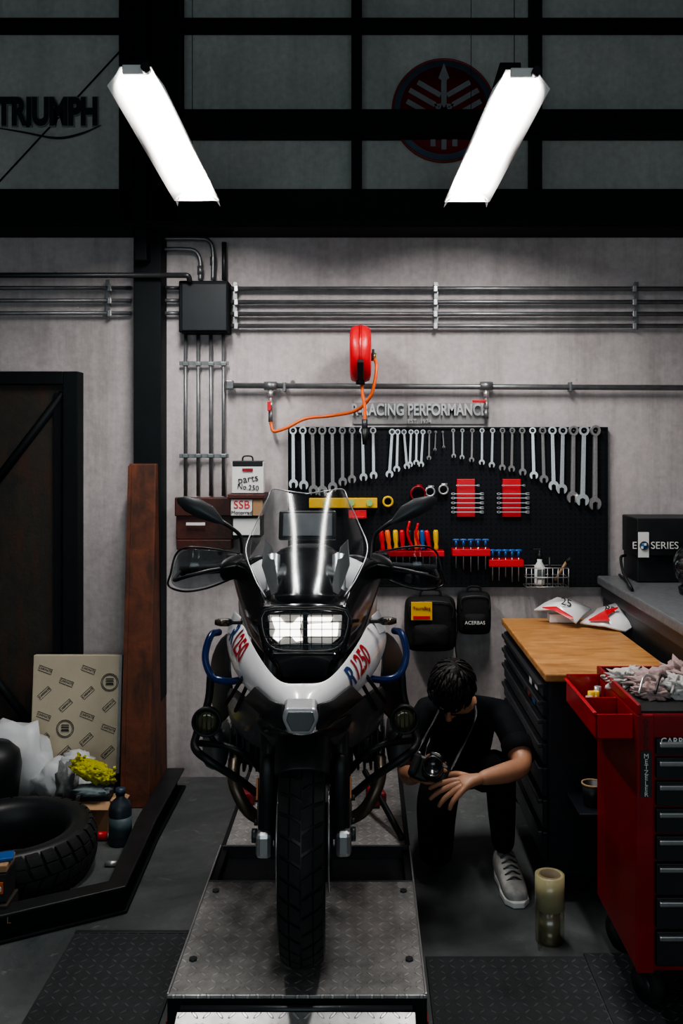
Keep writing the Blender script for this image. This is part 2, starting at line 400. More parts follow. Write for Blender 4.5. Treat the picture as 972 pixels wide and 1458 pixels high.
# ------------------------------------------------------------ LAMPS
def lamp(ax,ay,az,bx,by,bz,w1,w2,em):
    G('fluorescent_lamp')
    a=V((ax,ay,az)); b=V((bx,by,bz)); t=(b-a).normalized(); s=V((1,0,0)); up=V((0,0,1))
    def sec(p,w):
        return [p-s*w/2, p-s*w*.34+up*.040, p-s*w*.28+up*.062, p+s*w*.28+up*.062, p+s*w*.34+up*.040, p+s*w/2]
    loft('housing',[sec(a,w1+.012),sec(b,w2+.012)],refl,solid=.003,sub=0)
    e=[]
    for p,w in ((a+t*.02,w1),(b-t*.02,w2)):
        e.append([p-s*w*.36+up*.032,p-s*w*.16+up*.022,p+s*w*.16+up*.022,p+s*w*.36+up*.032])
    loft('diffuser',e,em,solid=0,sub=0)
    prism('cutoff_plate_far',[q+t*.001 for q in sec(b,w2+.010)],t*.003,refl,0)  # plate added to cut the lamp's light off the upper wall
    for sx in (-1,1):
        p=b+s*sx*w2*.5; prism('wing_tip',[p,p+t*.05-up*.01,p-t*.02-s*sx*w2*.12+up*.01],(0,0,.003),refl,0)
    obox('end_cap_near',a+up*.045-t*.010,(w1*.45,.02,.03),(0,0,0),wplast)
    obox('ballast',(a+b)/2+up*.088,(.07,(b-a).length*.9,.05),(math.asin(t.z),0,0),steelblk)
    cyl('socket',a+up*.04-t*.015+s*.04,a+up*.04-t*.045+s*.04,.014,black)
    for q in (.1,.9):
        p=a+(b-a)*q; cyl('hanger',p+up*.1,V((p.x,p.y,4.5)),.0015,steelblk,seg=6)
lamp(-.735,2.93,2.845,-.738,4.02,2.765,.172,.19,lampem)
lamp(.503,2.93,2.835,.450,4.02,2.760,.172,.19,lampem)
lamp(-.9,-.2,3.6,-.9,1.0,3.6,.3,.3,lampem_fill)  # added overhead fill lamp, out of view, brightens bike front and panes
lamp(.9,-.2,3.6,.9,1.0,3.6,.3,.3,lampem_fill)  # second added fill lamp, also out of view
# added area fill light behind the camera; the wall there has no opening
al=bpy.data.lights.new('front_fill_light','AREA'); al.shape='RECTANGLE'; al.size=3.6; al.size_y=2.2; al.energy=48; al.color=(.80,.95,1.)
ao=bpy.data.objects.new('front_fill_light',al); bpy.context.scene.collection.objects.link(ao); ao.location=(-.3,RY0+.05,2.0); ao.rotation_euler=(math.radians(96),0,0)
# ------------------------------------------------------------ CONDUITS
def hp(y,x0,x1,r=.011,m=galv,dd=4.60): cyl('conduit',(WX(x0,dd),dd,WZ(y,dd)),(WX(x1,dd),dd,WZ(y,dd)),r,m,seg=14)
def straps(lst):
    for x in lst:
        y0,y1=(403,470) if x>200 else (400,452)
        box('strap_v',WX(x-3),WX(x+3),4.605,4.61,WZ(y1),WZ(y0),galv,.001)
        for y in ((411,430,447,464) if x>200 else (410,428,446)):
            obox('clip',P(x,y,4.59),(.02,.016,.032),(0,0,0),chrome,.003)
G('electrical_conduit_run')
for y in (410,428,446): hp(y,-260,187,.010)
straps((156,))
G('electrical_conduit_run')
for y in (411,430,447,464): hp(y,327,1180)
straps((336,620,903))
G('electrical_conduit_run')
for y in (410,428,446): hp(y,231,255,.010)
sweep('bend2',[P(285,399,4.59),P(285,372,4.59),P(278,358,4.59),P(262,355,4.59),P(231,355,4.59)],.011,galv,res=8)
sweep('bend3',[P(303,399,4.585),P(303,358,4.585),P(297,343,4.585),P(280,340,4.585),P(231,340,4.585)],.011,galv,res=8)
cyl('riser',P(319,399,4.6),P(319,345,4.6),.012,dgrey)
for p in ((285,385),(303,372)): cyl('coupling',P(p[0],p[1]-6,4.59),P(p[0],p[1]+6,4.59),.015,galv)
G('electrical_conduit_run')
for x in (264,282,300,318): cyl('drop',P(x,476,4.6),P(x,706,4.6),.009,galv,seg=14)
for y in (518,649): 
    box('strap',WX(257),WX(327),4.605,4.61,WZ(y+3),WZ(y-3),galv,.001)
    for x in (264,282,300,318): obox('clip',P(x,y,4.592),(.03,.012,.02),(0,0,0),galv,.003)
G('feeder_conduit')
hp(392,-260,262,.013,dgrey,4.47)
sweep('bend',[P(262,392,4.47),P(268,393,4.47),P(270,400,4.49)],.013,dgrey)
G('junction_box')
box('body',WX(256,4.55),WX(326,4.55),4.52,4.638,WZ(474,4.55),WZ(401,4.55),steelblk,.006)
box('lid',WX(259,4.52),WX(323,4.52),4.512,4.522,WZ(471,4.52),WZ(404,4.52),M('box_lid',(.012,.017,.022),.5,spec=.3),.004)
G('compressed_air_pipe')
cyl('pipe',P(326,549,4.59),P(1150,553,4.59),.014,galv)
obox('cap',P(327,548,4.59),(.04,.04,.05),(0,0,0),galv,.008)
for x,y1 in ((385,595),(692,590)):
    cyl('tee',P(x-9,549.5,4.59),P(x+9,549.5,4.59),.022,galv)
    cyl('drop',P(x,549,4.59),P(x,y1,4.59),.009,chrome)
    cyl('nut',P(x,556,4.59),P(x,566,4.59),.015,chrome,seg=6)
    cyl('valve',P(x,572,4.59),P(x,582,4.59),.014,chrome,seg=8)
    obox('valve_handle',P(x-(2 if x<500 else 10),578 if x<500 else 571,4.565),(.018 if x<500 else .07,.01,.05 if x<500 else .014),(0,0,0),redpl,.003)
    cyl('coupler',P(x,583,4.59),P(x,y1+6,4.59),.011,galv,seg=12)
for x in (405,811): obox('clip',P(x,551,4.60),(.015,.05,.05),(0,0,0),galv,.004)
G('air_hose_reel')
rc=P(513,504,4.42)
lathe('casing',[(.0,-.052),(.10,-.052),(.128,-.044),(.138,-.02),(.138,.02),(.128,.044),(.10,.052),(0,.052)],rc,(1,0,0),redpl,48)
lathe('band',[(.139,-.006),(.142,-.006),(.142,.006),(.139,.006)],rc,(1,0,0),red,48,closed=True)
obox('label_slot',rc+V((0,-.115,-.085)),(.03,.03,.10),(.6,0,0),black)
obox('bracket',rc+V((.0,.15,0)),(.05,.13,.1),(0,0,0),dgrey)
obox('side_arm',rc+V((.062,.05,.0)),(.012,.1,.05),(0,0,0),dgrey)
cyl('guide',rc+V((0,-.03,-.12)),rc+V((0,-.03,-.15)),.022,black)
G('air_hose')
sweep('hose_loop',[P(532,510,4.45),P(536,520,4.40),P(533,545,4.38),P(525,568,4.40),P(505,585,4.48),P(470,592,4.55),P(435,596,4.56),P(408,609,4.56),P(390,614,4.57),P(386,605,4.58),P(385,601,4.58)],.0085,orange,res=8)
sweep('hose_drop',[P(515,548,4.40),P(516,562,4.40),P(519,580,4.40),P(519,600,4.40)],.0085,orange)
cyl('connector',P(519,597,4.40),P(519,612,4.40),.014,dgrey); cyl('nozzle',P(519,610,4.40),P(519,633,4.40),.018,black,r2=.010)
cyl('fitting',P(532,503,4.45),P(532,514,4.45),.012,M('brass',(.6,.4,.12),.3,.9))
G('racing_letter_sign')
sg=M('sign_silver',(.55,.55,.56),.35,.3)
text('line_1','R-RACING PERFORMANCE',P(596,584,4.62),.082,sg,ext=.008,sx=.70,offset=.002)
text('line_2','EST. 1974',P(597,600,4.62),.03,sg,ext=.003)
box('backing',WX(502),WX(691),4.63,4.638,WZ(604),WZ(573),M('sign_backing_steel',(.26,.25,.25),.5,.2),.002)
# ------------------------------------------------------------ PEGBOARD + TOOLS
G('pegboard')
box('panel',WX(410,4.61),WX(865,4.61),4.605,4.638,WZ(836,4.61),WZ(608,4.61),peg,.003)
for a,b,c,e in ((410,865,608,611),(410,865,833,836),(410,412,611,833),(863,865,611,833)):
    box('edge',WX(a,4.6),WX(b,4.6),4.598,4.606,WZ(e,4.6),WZ(c,4.6),steelblk,.001)
G('combination_wrench_set')
vs=[];fs=[]
def addprism(pts,t):
    b=len(vs); n=len(pts)
    for y in (-t/2,t/2):
        for x,z in pts: vs.append((x,y,z))
    fs.append([b+i for i in range(n)]); fs.append([b+2*n-1-i for i in range(n)])
    for i in range(n): fs.append((b+i,b+(i+1)%n,b+n+(i+1)%n,b+n+i))
N=16
for i in range(N):
    t0,t1=2*math.pi*i/N,2*math.pi*(i+1)/N
    addprism([(.040*math.cos(t0),.040*math.sin(t0)),(.070*math.cos(t0),.070*math.sin(t0)),(.070*math.cos(t1),.070*math.sin(t1)),(.040*math.cos(t1),.040*math.sin(t1))],.05)
addprism([(-.027,-.06),(.027,-.06),(.032,-.87),(-.032,-.87)],.028)
addprism([(-.012,-.10),(.012,-.10),(.014,-.83),(-.014,-.83)],.036)
jc=-.925; o=[]
for i in range(17):
    t=math.radians(-60+i*300/16); o.append((.085*math.cos(t),jc+.085*math.sin(t)))
o+=[(-.035,jc-.06),(-.035,jc+.01),(0,jc+.03),(.035,jc+.01),(.038,jc-.06)]
addprism(o,.045)
wm=bpy.data.meshes.new('wrench'); wm.from_pydata(vs,[],fs)
bm=bmesh.new(); bm.from_mesh(wm); bmesh.ops.recalc_face_normals(bm,faces=bm.faces); bm.to_mesh(wm); bm.free(); wm.materials.append(chrome)
def wrench(px,y0,y1,dd=4.575,rot=0,wide=1.):
    p=P(px,y0,dd); L=(y1-y0)*dd/F/1.0
    o=link(bpy.data.objects.new('wrench',wm)); o.location=p; o.scale=(L*wide,max(L,.12)*.7,L); o.rotation_euler=(random.uniform(-.02,.03),rot,random.uniform(-.3,.3))
    cyl('hook',p+V((0,.028,.0)),p+V((0,-.012,.0)),.003,galv,seg=6)
for x,b in zip([417,431,445,459,473,487,501,516,531],[695,697,705,706,700,692,688,685,682]): wrench(x,613,b,rot=random.uniform(-.02,.02),wide=.92)
for x,b in zip([558,566,575,585,593,602,611,620,630],[680,672,668,665,662,665,655,642,638]): wrench(x,615,b,rot=random.uniform(-.10,.10),wide=1.)
for x,b in zip([645,658,672,686,701,715,729,743,758,772,786,801,816,831,847],[652,654,658,662,666,670,672,677,682,688,698,703,716,720,726]): wrench(x,613,b,rot=random.uniform(-.03,.03),wide=1.0)
G('magnetic_wrench_rack')
for x0,x1 in ((650,676),(715,741)):
    box('red_plate',WX(x0,4.59),WX(x1,4.59),4.585,4.604,WZ(736,4.59),WZ(682,4.59),redpl,.002)
    for j,y in enumerate((691,703,709,716,723,729)):
        w=14 if j else 8
        c=(x0+x1)/2+2; o=link(bpy.data.objects.new('small_wrench',wm)); L=(2*w+16)*4.572/F; o.location=P(c-w-6,y,4.572); o.scale=(L*.5,L*.7,L); o.rotation_euler=(0,-math.pi/2,0)
G('spirit_level')
box('body',WX(440,4.58),WX(537,4.58),4.56,4.602,WZ(723,4.58),WZ(709,4.58),yellow,.003)
vg=M('vial_green',(.25,.45,.1),.2)
for x in (465,500,526): cyl('vial',P(x,716,4.562),P(x,716,4.552),.016,vg)
G('red_tool_clip'); box('clip',WX(496,4.58),WX(522,4.58),4.57,4.604,WZ(738,4.58),WZ(726,4.58),redpl,.003); box('lip',WX(500,4.57),WX(518,4.57),4.55,4.571,WZ(738,4.57),WZ(735,4.57),redpl,.002)
G('masking_tape_roll'); lathe('roll',[(.018,-.015),(.028,-.015),(.028,.015),(.018,.015)],P(552,714,4.58),(0,1,0),yellow,24,closed=True)
G('hose_clamp_ring')
for x,y,r,m in ((595,703,.040,redd),(612,700,.026,chrome),(631,697,.026,chrome)):
    lathe('ring',[(r-.008,-.012),(r,-.012),(r,.012),(r-.008,.012)],P(x,y,4.58),(0,1,0),m,28,closed=True)
    cyl('screw',P(x,y,4.58)+V((-.01,0,r)),P(x,y,4.58)+V((.02,0,r)),.006,m,seg=8)
G('screwdriver_rack')
box('shelf',WX(540,4.55),WX(632,4.55),4.53,4.604,WZ(792,4.55),WZ(784,4.55),redpl,.003)
for i in range(9):
    x=545+i*9.5; m=[redpl,orange,yellow,redpl,black,orange,bluepl,redpl,yellow][i]; yt=[762,768,752,756,748,753,760,766,770][i]
    p=P(x,783,4.56); lathe('handle',[(.0,0),(.008,0),(.012,.01),(.009,.03),(.013,.05),(.013,.09),(.009,.1),(0,.1)],p+V((0,0,.0)),P(x+random.uniform(-3,3),yt,4.56)-p,m,12)
    cyl('shaft',p,p-V((0,0,.09)),.0035,chrome,seg=8)
for xx,ys in ((583,(742,760,780)),(595,(745,762,782))): sweep('pliers_grip',[P(xx,ys[0],4.555),P(xx-3,ys[1],4.55),P(xx+4,ys[2],4.555)],.007,redpl)
G('t_handle_hex_key_set')
for x0,x1,y0 in ((643,697,778),(695,744,793)):
    box('rail',WX(x0,4.56),WX(x1,4.56),4.53,4.604,WZ(y0+13,4.56),WZ(y0+3,4.56),redpl,.003)
    n=5
    for i in range(n):
        x=x0+6+i*(x1-x0-12)/(n-1); p=P(x,y0-9,4.55)
        hull('grip',[(p.y,p.x-.018,p.z,.005,.005),(p.y,p.x-.012,p.z,.008,.008),(p.y,p.x+.012,p.z,.008,.008),(p.y,p.x+.018,p.z,.005,.005)],bluepl,ax='x',n=2,seg=10)
        cyl('stem_grip',p,p-V((0,0,.03)),.007,bluepl,seg=8); cyl('shaft',p-V((0,0,.03)),p-V((0,0,.13+.03*random.random())),.003,chrome,seg=6)
G('wire_basket')
bx0,bx1,bz0,bz1=WX(748,4.52),WX(808,4.52),WZ(835,4.52),WZ(808,4.52)
for z in (bz0,(bz0+bz1)/2,bz1):
    sweep('wire',[(bx0,4.5,z),(bx1,4.5,z),(bx1,4.6,z),(bx0,4.6,z)],.003,chrome,seg=6,res=1,closed=True)
for i in range(9):
    x=bx0+(bx1-bx0)*i/8; sweep('wire_v',[(x,4.5,bz1),(x,4.5,bz0),(x,4.6,bz0)],.002,chrome,seg=5,res=1)
G('spray_bottle')
p=V((WX(768,4.55),4.55,bz0+.004)); lathe('body',[(0,0),(.024,0),(.026,.01),(.026,.09),(.012,.115),(.012,.13),(0,.13)],p,(0,0,1),wplast,20)
lathe('cap',[(0,.13),(.014,.13),(.014,.15),(.006,.16),(.006,.172),(0,.172)],p,(0,0,1),black,14); obox('nozzle',p+V((-.012,0,.176)),(.04,.012,.01),(0,0,0),black)
box('label',p.x-.02,p.x+.02,p.y-.0275,p.y-.0255,p.z+.03,p.z+.08,M('label_grey',(.1,.12,.12),.5),0)
G('paint_brush'); cyl('handle',P(790,826,4.54),P(806,800,4.52),.007,M('brush_wood',(.35,.2,.1),.5)); cyl('bristles',P(806,800,4.52),P(813,795,4.51),.010,rubber); cyl('handle_b',P(783,828,4.55),P(782,793,4.55),.006,black)
def bag(name,x0,x1,y0,y1,dd,t):
    G(name); c=P((x0+x1)/2,(y0+y1)/2,dd); hw=(x1-x0)/2*dd/F; hh=(y1-y0)/2*dd/F
    hull('body',[(c.x,dd-t/2,c.z,hw*.8,hh*.86),(c.x,dd-t*.4,c.z,hw*.97,hh*.97),(c.x,dd+t*.3,c.z,hw,hh),(c.x,dd+t/2,c.z,hw*.95,hh*.95)],nylon,n=6)
    hull('pocket',[(c.x,dd-t*.8,c.z-hh*.35,hw*.7,hh*.42),(c.x,dd-t*.4,c.z-hh*.35,hw*.8,hh*.5)],nylon,n=5)
    sweep('handle',[(c.x-hw*.4,dd,c.z+hh*.95),(c.x-hw*.3,dd,c.z+hh*1.2),(c.x+hw*.3,dd,c.z+hh*1.2),(c.x+hw*.4,dd,c.z+hh*.95)],.006,nylon)
    sweep('zip',[(c.x-hw*.8,dd-t*.52,c.z+hh*.2),(c.x-hw*.7,dd-t*.52,c.z+hh*.8),(c.x+hw*.7,dd-t*.52,c.z+hh*.8),(c.x+hw*.8,dd-t*.52,c.z+hh*.2)],.003,dgrey,seg=6)
    return c
c=bag('tank_bag',575,650,848,927,4.54,.13)
box('label_card',WX(585,4.46),WX(615,4.46),4.455,4.462,WZ(883,4.46),WZ(857,4.46),yellow,.001); box('label_stripe',WX(588,4.455),WX(612,4.455),4.451,4.456,WZ(881,4.455),WZ(877,4.455),redpl,0)
text('label_text','TouraBag',P(600,866,4.452),.022,redd)
sweep('strap',[P(640,850,4.45),P(652,880,4.46),P(648,920,4.5),P(655,960,4.52)],.008,nylon,flat=.3)
c=bag('pannier_inner_bag',650,699,842,903,4.55,.11); text('logo','ACERBAS',P(676,887,4.455),.024,wplast)
G('brown_metal_wall_box')
box('body',WX(251,4.55),WX(338,4.55),4.54,4.638,WZ(768,4.55),WZ(710,4.55),brown,.005); box('lid',WX(249,4.53),WX(340,4.53),4.52,4.545,WZ(735,4.53),WZ(708,4.53),brown,.006)
box('bottom_lip',WX(252,4.54),WX(330,4.54),4.52,4.6,WZ(782,4.54),WZ(768,4.54),brown,.004)
box('label',WX(265,4.518),WX(292,4.518),4.515,4.521,WZ(748,4.518),WZ(744,4.518),wplast,0)
G('white_part_carton')
box('body',WX(331,4.5),WX(376,4.5),4.47,4.55,WZ(702,4.5),WZ(657,4.5),wplast,.004)
box('top_black',WX(332,4.5),WX(375,4.5),4.468,4.552,WZ(664,4.5),WZ(656,4.5),black,.003)
text('scribble_a','parts',P(353,682,4.467),.05,ink,rot=(math.pi/2,-.15,0)); text('scribble_b','No.250',P(353,694,4.467),.035,ink,rot=(math.pi/2,.1,0)); box('mark',WX(345,4.468),WX(360,4.468),4.464,4.468,WZ(671,4.468),WZ(667,4.468),redd,0)
sweep('handle',[P(345,657,4.5),P(347,650,4.5),P(358,650,4.5),P(360,657,4.5)],.004,black)
G('parts_shelf'); box('ledge',WX(326,4.5),WX(378,4.5),4.44,4.638,WZ(709,4.5),WZ(703,4.5),brown,.003)
box('stack_black',WX(330,4.5),WX(372,4.5),4.49,4.62,WZ(765,4.5),WZ(735,4.5),black,.004)
box('stack_paper',WX(332,4.48),WX(370,4.48),4.47,4.49,WZ(762,4.48),WZ(738,4.48),wplast,.003)
G('motor_sign_card'); box('card',WX(329,4.46),WX(359,4.46),4.452,4.462,WZ(734,4.46),WZ(711,4.46),wplast,.001)
text('line_1','SSB',P(344,719,4.45),.055,redpl); text('line_2','Motorrad',P(344,730,4.45),.026,ink)
box('sticker',WX(360,4.46),WX(374,4.46),4.452,4.462,WZ(734,4.46),WZ(711,4.46),card,.001)
# ------------------------------------------------------------ WORKBENCH
G('workbench_tool_cabinet')
X0,X1,Y0,Y1=.662,1.15,3.35,4.42
box('wood_top',X0,X1,Y0,Y1,.82,.85,wood,.006)
cab=M('cabinet_dark_paint',(.010,.014,.020),.35,.1)
box('body',X0+.02,X1-.01,Y0+.02,Y1-.02,.10,.82,cab,.006)
zz=[.13,.25,.37,.49,.58,.67,.74,.805]
for i in range(7):
    box('drawer',X0+.003,X0+.022,Y0+.06,Y1-.06,zz[i]+.006,zz[i+1]-.006,cab,.004)
    box('handle_rail',X0-.012,X0+.006,Y0+.08,Y1-.08,zz[i+1]-.028,zz[i+1]-.012,dgrey,.003)
for x in (X0+.07,X1-.08):
    for y in (Y0+.1,Y1-.1):
        lathe('caster',[(0,-.018),(.045,-.018),(.048,0),(.045,.018),(0,.018)],(x,y,.05),(1,0,0),rubber,20); obox('fork',(x,y,.09),(.06,.06,.03),(0,0,0),dgrey)
for i,(y,z) in enumerate(((3.55,.70),(3.62,.76),(3.75,.70),(3.5,.77),(3.66,.70))): box('sticker',X0-.001,X0+.001,y,y+.05,z-.02,z+.01,[bluepl,wplast,dgrey,wplast,redd][i],0)
box('cup_bracket_shelf',.745,.88,3.17,3.372,.395,.41,cab,.003)
G('steel_cup'); lathe('cup',[(0,0),(.030,0),(.037,.075),(.034,.075),(.027,.005),(0,.005)],(.81,3.25,.411),(0,0,1),black,24); lathe('rim',[(.034,.073),(.039,.073),(.039,.079),(.034,.079)],(.81,3.25,.411),(0,0,1),card,24,closed=True)
G('white_fairing_panel')
loft('shell',[[P(760,868,4.30),P(790,866,4.26),P(820,886,4.15)],[P(775,858,4.33),P(805,856,4.30),P(830,874,4.22)],[P(793,850,4.36),P(815,854,4.36),P(842,866,4.30)]],white,solid=.010,sub=0)
prism('stripe',[P(772,866,4.25),P(792,865,4.23),P(816,880,4.16),P(812,882,4.16),P(788,869,4.22)],(0,.01,.004),redpl,0)
text('number','25',P(806,858,4.27),.055,ink,rot=(.9,.3,0))
obox('foot',(P(800,868,4.3).x,4.32,.872),(.12,.06,.04),(0,0,0),white)
G('white_fairing_panel')
loft('shell',[[P(825,886,4.20),P(860,890,4.12),P(890,898,4.08)],[P(845,872,4.28),P(872,870,4.22),P(903,890,4.12)],[P(850,866,4.32),P(881,857,4.32),P(912,886,4.18)]],white,solid=.010,sub=0)
prism('stripe',[P(838,884,4.17),P(862,870,4.19),P(880,866,4.22),P(864,876,4.16),P(868,884,4.11)],(0,.01,.004),redpl,0)
text('number','85',P(868,868,4.22),.05,ink,rot=(.9,.3,0))
obox('foot',(P(868,885,4.2).x,4.22,.868),(.12,.06,.03),(0,0,0),white)
G('stone_counter')
box('top',1.17,2.38,2.9,4.60,.985,1.03,stone,.008); box('base',1.20,2.38,3.18,4.60,0,.985,black,.004)
box('apron',1.185,1.2,3.18,4.58,.93,.985,dgrey,.003)
G('black_product_box')
box('carton_low',1.30,1.62,4.36,4.59,1.031,1.16,black,.006)
box('carton',1.29,1.60,4.33,4.58,1.161,1.34,black,.006)
box('label',WX(909,4.32),WX(924,4.32),4.323,4.331,WZ(794,4.32),WZ(758,4.32),wplast,.001)
text('t1','SERIES',P(926,777,4.325),.048,wplast,align='LEFT'); text('t2','E',P(903,777,4.325),.048,wplast)
lathe('badge',[(0,0),(.016,0),(.016,.003),(0,.003)],P(916.5,777,4.321),(0,-1,0),bluepl,24); lathe('badge_ring',[(.016,0),(.021,0),(.021,.004),(.016,.004)],P(916.5,777,4.321),(0,-1,0),ink,24,closed=True)
for sx,sz in ((0,0),(-.015,-.015)): box('badge_q',P(916.5,777,4.32).x+sx,P(916.5,777,4.32).x+sx+.011,4.316,4.3185,P(916.5,777,4.32).z+sz+.001,P(916.5,777,4.32).z+sz+.012,wplast,0)
G('black_riding_helmet')
hc=V((1.50,4.02,1.158)); blob('shell',hc,(.135,.16,.115),gblack,.05,4); blob('visor',hc+V((-.03,-.05,0)),(.118,.125,.06),M('visor_dark',(.01,.012,.015),.1,coat=1),0)
lathe('neck_ring',[(.09,-.125),(.11,-.125),(.115,-.10),(.1,-.09)],hc,(0,0,1),black,32,closed=True)
sweep('chin_bar',[hc+V((-.12,-.06,-.04)),hc+V((-.06,-.16,-.06)),hc+V((.06,-.16,-.06)),hc+V((.12,-.06,-.04))],.03,gblack)
G('power_cable'); sweep('cable',[(1.27,4.55,1.04),(1.24,4.3,1.04),(1.20,4.1,1.04),(1.19,4.2,1.10),(1.22,4.35,1.15),(1.27,4.45,1.15)],.007,black)
G('white_rag'); blob('cloth',(1.50,3.72,1.068),(.12,.07,.033),wplast,.5,7,seed=2)
# ------------------------------------------------------------ RED TOOL CHEST
G('red_tool_chest')
X0,X1,Y0,Y1=.80,1.42,2.68,3.15; zt=.90
box('body',X0,X1,Y0+.012,Y1,.14,zt,redd,.008)
box('post',X0,X0+.05,Y0,Y0+.02,.14,zt,redd,.004); box('post_r',X1-.05,X1,Y0,Y0+.02,.14,zt,redd,.004)
z=.16; hs=[.11,.10,.10,.08,.08,.08,.07,.055]
for hgt in hs:
    box('drawer',X0+.055,X1-.055,Y0-.006,Y0+.02,z+.004,z+hgt-.004,drawerm,.003)
    box('handle',X0+.06,X1-.06,Y0-.02,Y0-.004,z+hgt-.026,z+hgt-.010,silver,.004); z+=hgt
box('top_rim_l',X0,X0+.012,Y0,Y1,zt,zt+.03,redd,.003); box('top_rim_b',X0,X1,Y1-.012,Y1,zt,zt+.03,redd,.003); box('top_mat',X0+.012,X1-.01,Y0+.02,Y1-.012,zt,zt+.006,rubber,0)
text('sticker_text','CARBON',(X0+.12,Y0-.007,zt-.075),.026,wplast)
box('vertical_sticker',X0+.008,X0+.042,Y0-.003,Y0+.001,.66,.795,ink,.001)
text('vertical_word','M\nE\nT\nZ\nE\nL\nE\nR',(X0+.025,Y0-.004,.79),.02,wplast,ls=.8)
text('vertical_word_b','O\nX\nF\nO\nR\nD',(X0+.025,Y0-.002,.89),.02,ink,ls=.8)
for w in bpy.data.objects:
    if w.name.startswith('vertical_word'): w.data.align_y='TOP'
tx0,tx1,ty0,ty1,tz0,tz1=.688,.80,2.72,3.12,.815,.89
box('tray_floor',tx0,tx1,ty0,ty1,tz0,tz0+.006,redd,.002)
box('tray_left',tx0,tx0+.006,ty0,ty1,tz0,tz1,red,.002); box('tray_near',tx0,tx1,ty0,ty0+.006,tz0,tz1,red,.002); box('tray_far',tx0,tx1,ty1-.006,ty1,tz0,tz1+.02,red,.002)
box('tray_div',tx0,tx1,2.90,2.906,tz0,tz1,red,.002)
box('tray_rim',tx0-.008,tx0+.004,ty0,ty1,tz1,tz1+.006,red,.002)
for i in range(6): cyl('socket',(tx0+.03+.012*i,2.95+.02*i,tz0+.01),(tx0+.03+.012*i,2.95+.02*i,tz0+.05+.01*(i%3)),.012,chrome if i%2 else yellow,seg=12)
for x in (X0+.07,X1-.08):
    for y in (Y0+.09,Y1-.08):
        lathe('caster',[(0,-.02),(.055,-.02),(.06,0),(.055,.02),(0,.02)],(x-.01,y,.06),(.9,.4,0),rubber,22); lathe('hub',[(0,-.022),(.03,-.022),(.03,.022),(0,.022)],(x-.01,y,.06),(.9,.4,0),dgrey,16); obox('fork',(x,y,.125),(.07,.08,.03),(0,0,.3),dgrey)
G('cleaning_rag_pile')
rg=M('rag_pinkish',(.42,.30,.29),.9,var=.35,ns=20,bump=.6,bs=30); rw=M('rag_white',(.5,.48,.46),.9,var=.2,bump=.6,bs=30)
for i,(x,y,z,r,m) in enumerate(((.87,3.0,.925,.05,rw),(.93,2.92,.93,.06,rg),(1.0,2.86,.935,.055,rw),(1.04,2.98,.94,.065,rg),(1.07,2.9,.945,.06,rg),(.9,2.85,.92,.04,rg))):
    blob('rag',(x,y,z),(r*1.3,r,r*.62),m,.9,11,seed=i*3.1,sub=4)
for i in range(5): sweep('wire',[(.84+.05*i,2.80,.93),(.88+.05*i,2.86,.97),(.95+.03*i,2.92,.93),(.9+.05*i,2.98,.95)],.004,[chrome,black,rw,dgrey,black][i])
# ------------------------------------------------------------ LIFT
G('motorcycle_lift_table')
LX=-.182; hwid=.35
dk=M('lift_black_steel',(.008,.010,.012),.5,.1,spec=.3)
box('front_plate',LX-hwid,LX+hwid,2.453,3.09,.205,.215,plateA,.002)
box('rear_plate',LX-hwid+.02,LX+hwid-.02,3.36,4.50,.205,.215,plateA,.002)
box('recess',LX-hwid+.01,LX+hwid-.01,3.09,3.36,.165,.172,dk,.002)
box('recess_edge_n',LX-hwid,LX+hwid,3.085,3.095,.17,.217,dgrey,.001); box('recess_edge_f',LX-hwid+.01,LX+hwid-.01,3.355,3.365,.17,.217,dgrey,.001)
for s in (-1,1):
    x=LX+s*hwid; box('side_rail',min(x,x-s*.03),max(x,x-s*.03),2.46,4.50,.12,.205,dk,.003)
    box('side_lip',min(x,x-s*.006),max(x,x-s*.006),2.455,3.36,.205,.219,silver,.001)
    box('red_trim',min(x,x+s*.004),max(x,x+s*.004),2.46,3.3,.13,.14,redd,.001)
    for y in (2.62,3.02): cyl('bolt',(LX+s*.31,y,.214),(LX+s*.31,y,.221),.012,dgrey,seg=6)
    box('foot',LX+s*.27-.03,LX+s*.27+.03,2.6,2.75,0,.12,dk); box('foot_b',LX+s*.27-.03,LX+s*.27+.03,4.2,4.35,0,.12,dk)
box('base',LX-.28,LX+.28,2.55,4.45,.0,.05,dk,.004); box('front_skirt',LX-hwid+.003,LX+hwid-.003,2.456,2.466,.12,.206,dk,.002)
for y0,y1 in ((2.7,4.2),(4.2,2.7)):
    for s in (-.2,.2): cyl('scissor_arm',(LX+s,y0,.04),(LX+s,y1,.18),.02,dk,seg=8)
mesh('ramp',[(LX-.317,2.425,.188),(LX+.317,2.425,.188),(LX-.317,1.9,.004),(LX+.317,1.9,.004),(LX-.317,2.425,.178),(LX+.317,2.425,.178),(LX-.317,1.92,.0),(LX+.317,1.92,.0)],[(0,1,3,2),(4,6,7,5),(0,4,5,1),(2,3,7,6),(0,2,6,4),(1,5,7,3)],plateC,bevel=.002)
cyl('hinge',(LX-.31,2.44,.185),(LX+.31,2.44,.185),.010,dgrey)
for x,y in ((350,1143),(535,1150)):
    p=P(x,y,3.78); obox('red_clamp',(p.x,3.78,.24),(.07,.10,.05),(0,0,.2),redd,.01); cyl('clamp_knob',(p.x,3.73,.245),(p.x,3.70,.245),.02,redd)
sweep('strut',[(-.0,3.75,.35),(.06,3.6,.30),(.14,3.40,.225)],.012,dk)
G('floor_chequer_plate'); box('plate',-1.0,-.60,2.0,3.157,.0,.007,plateB,.002); box('edge',-1.0,-.60,3.15,3.165,.0,.010,dgrey,.001)
G('floor_chequer_plate'); box('plate',.2,.72,2.0,3.01,.0,.007,plateB,.002)
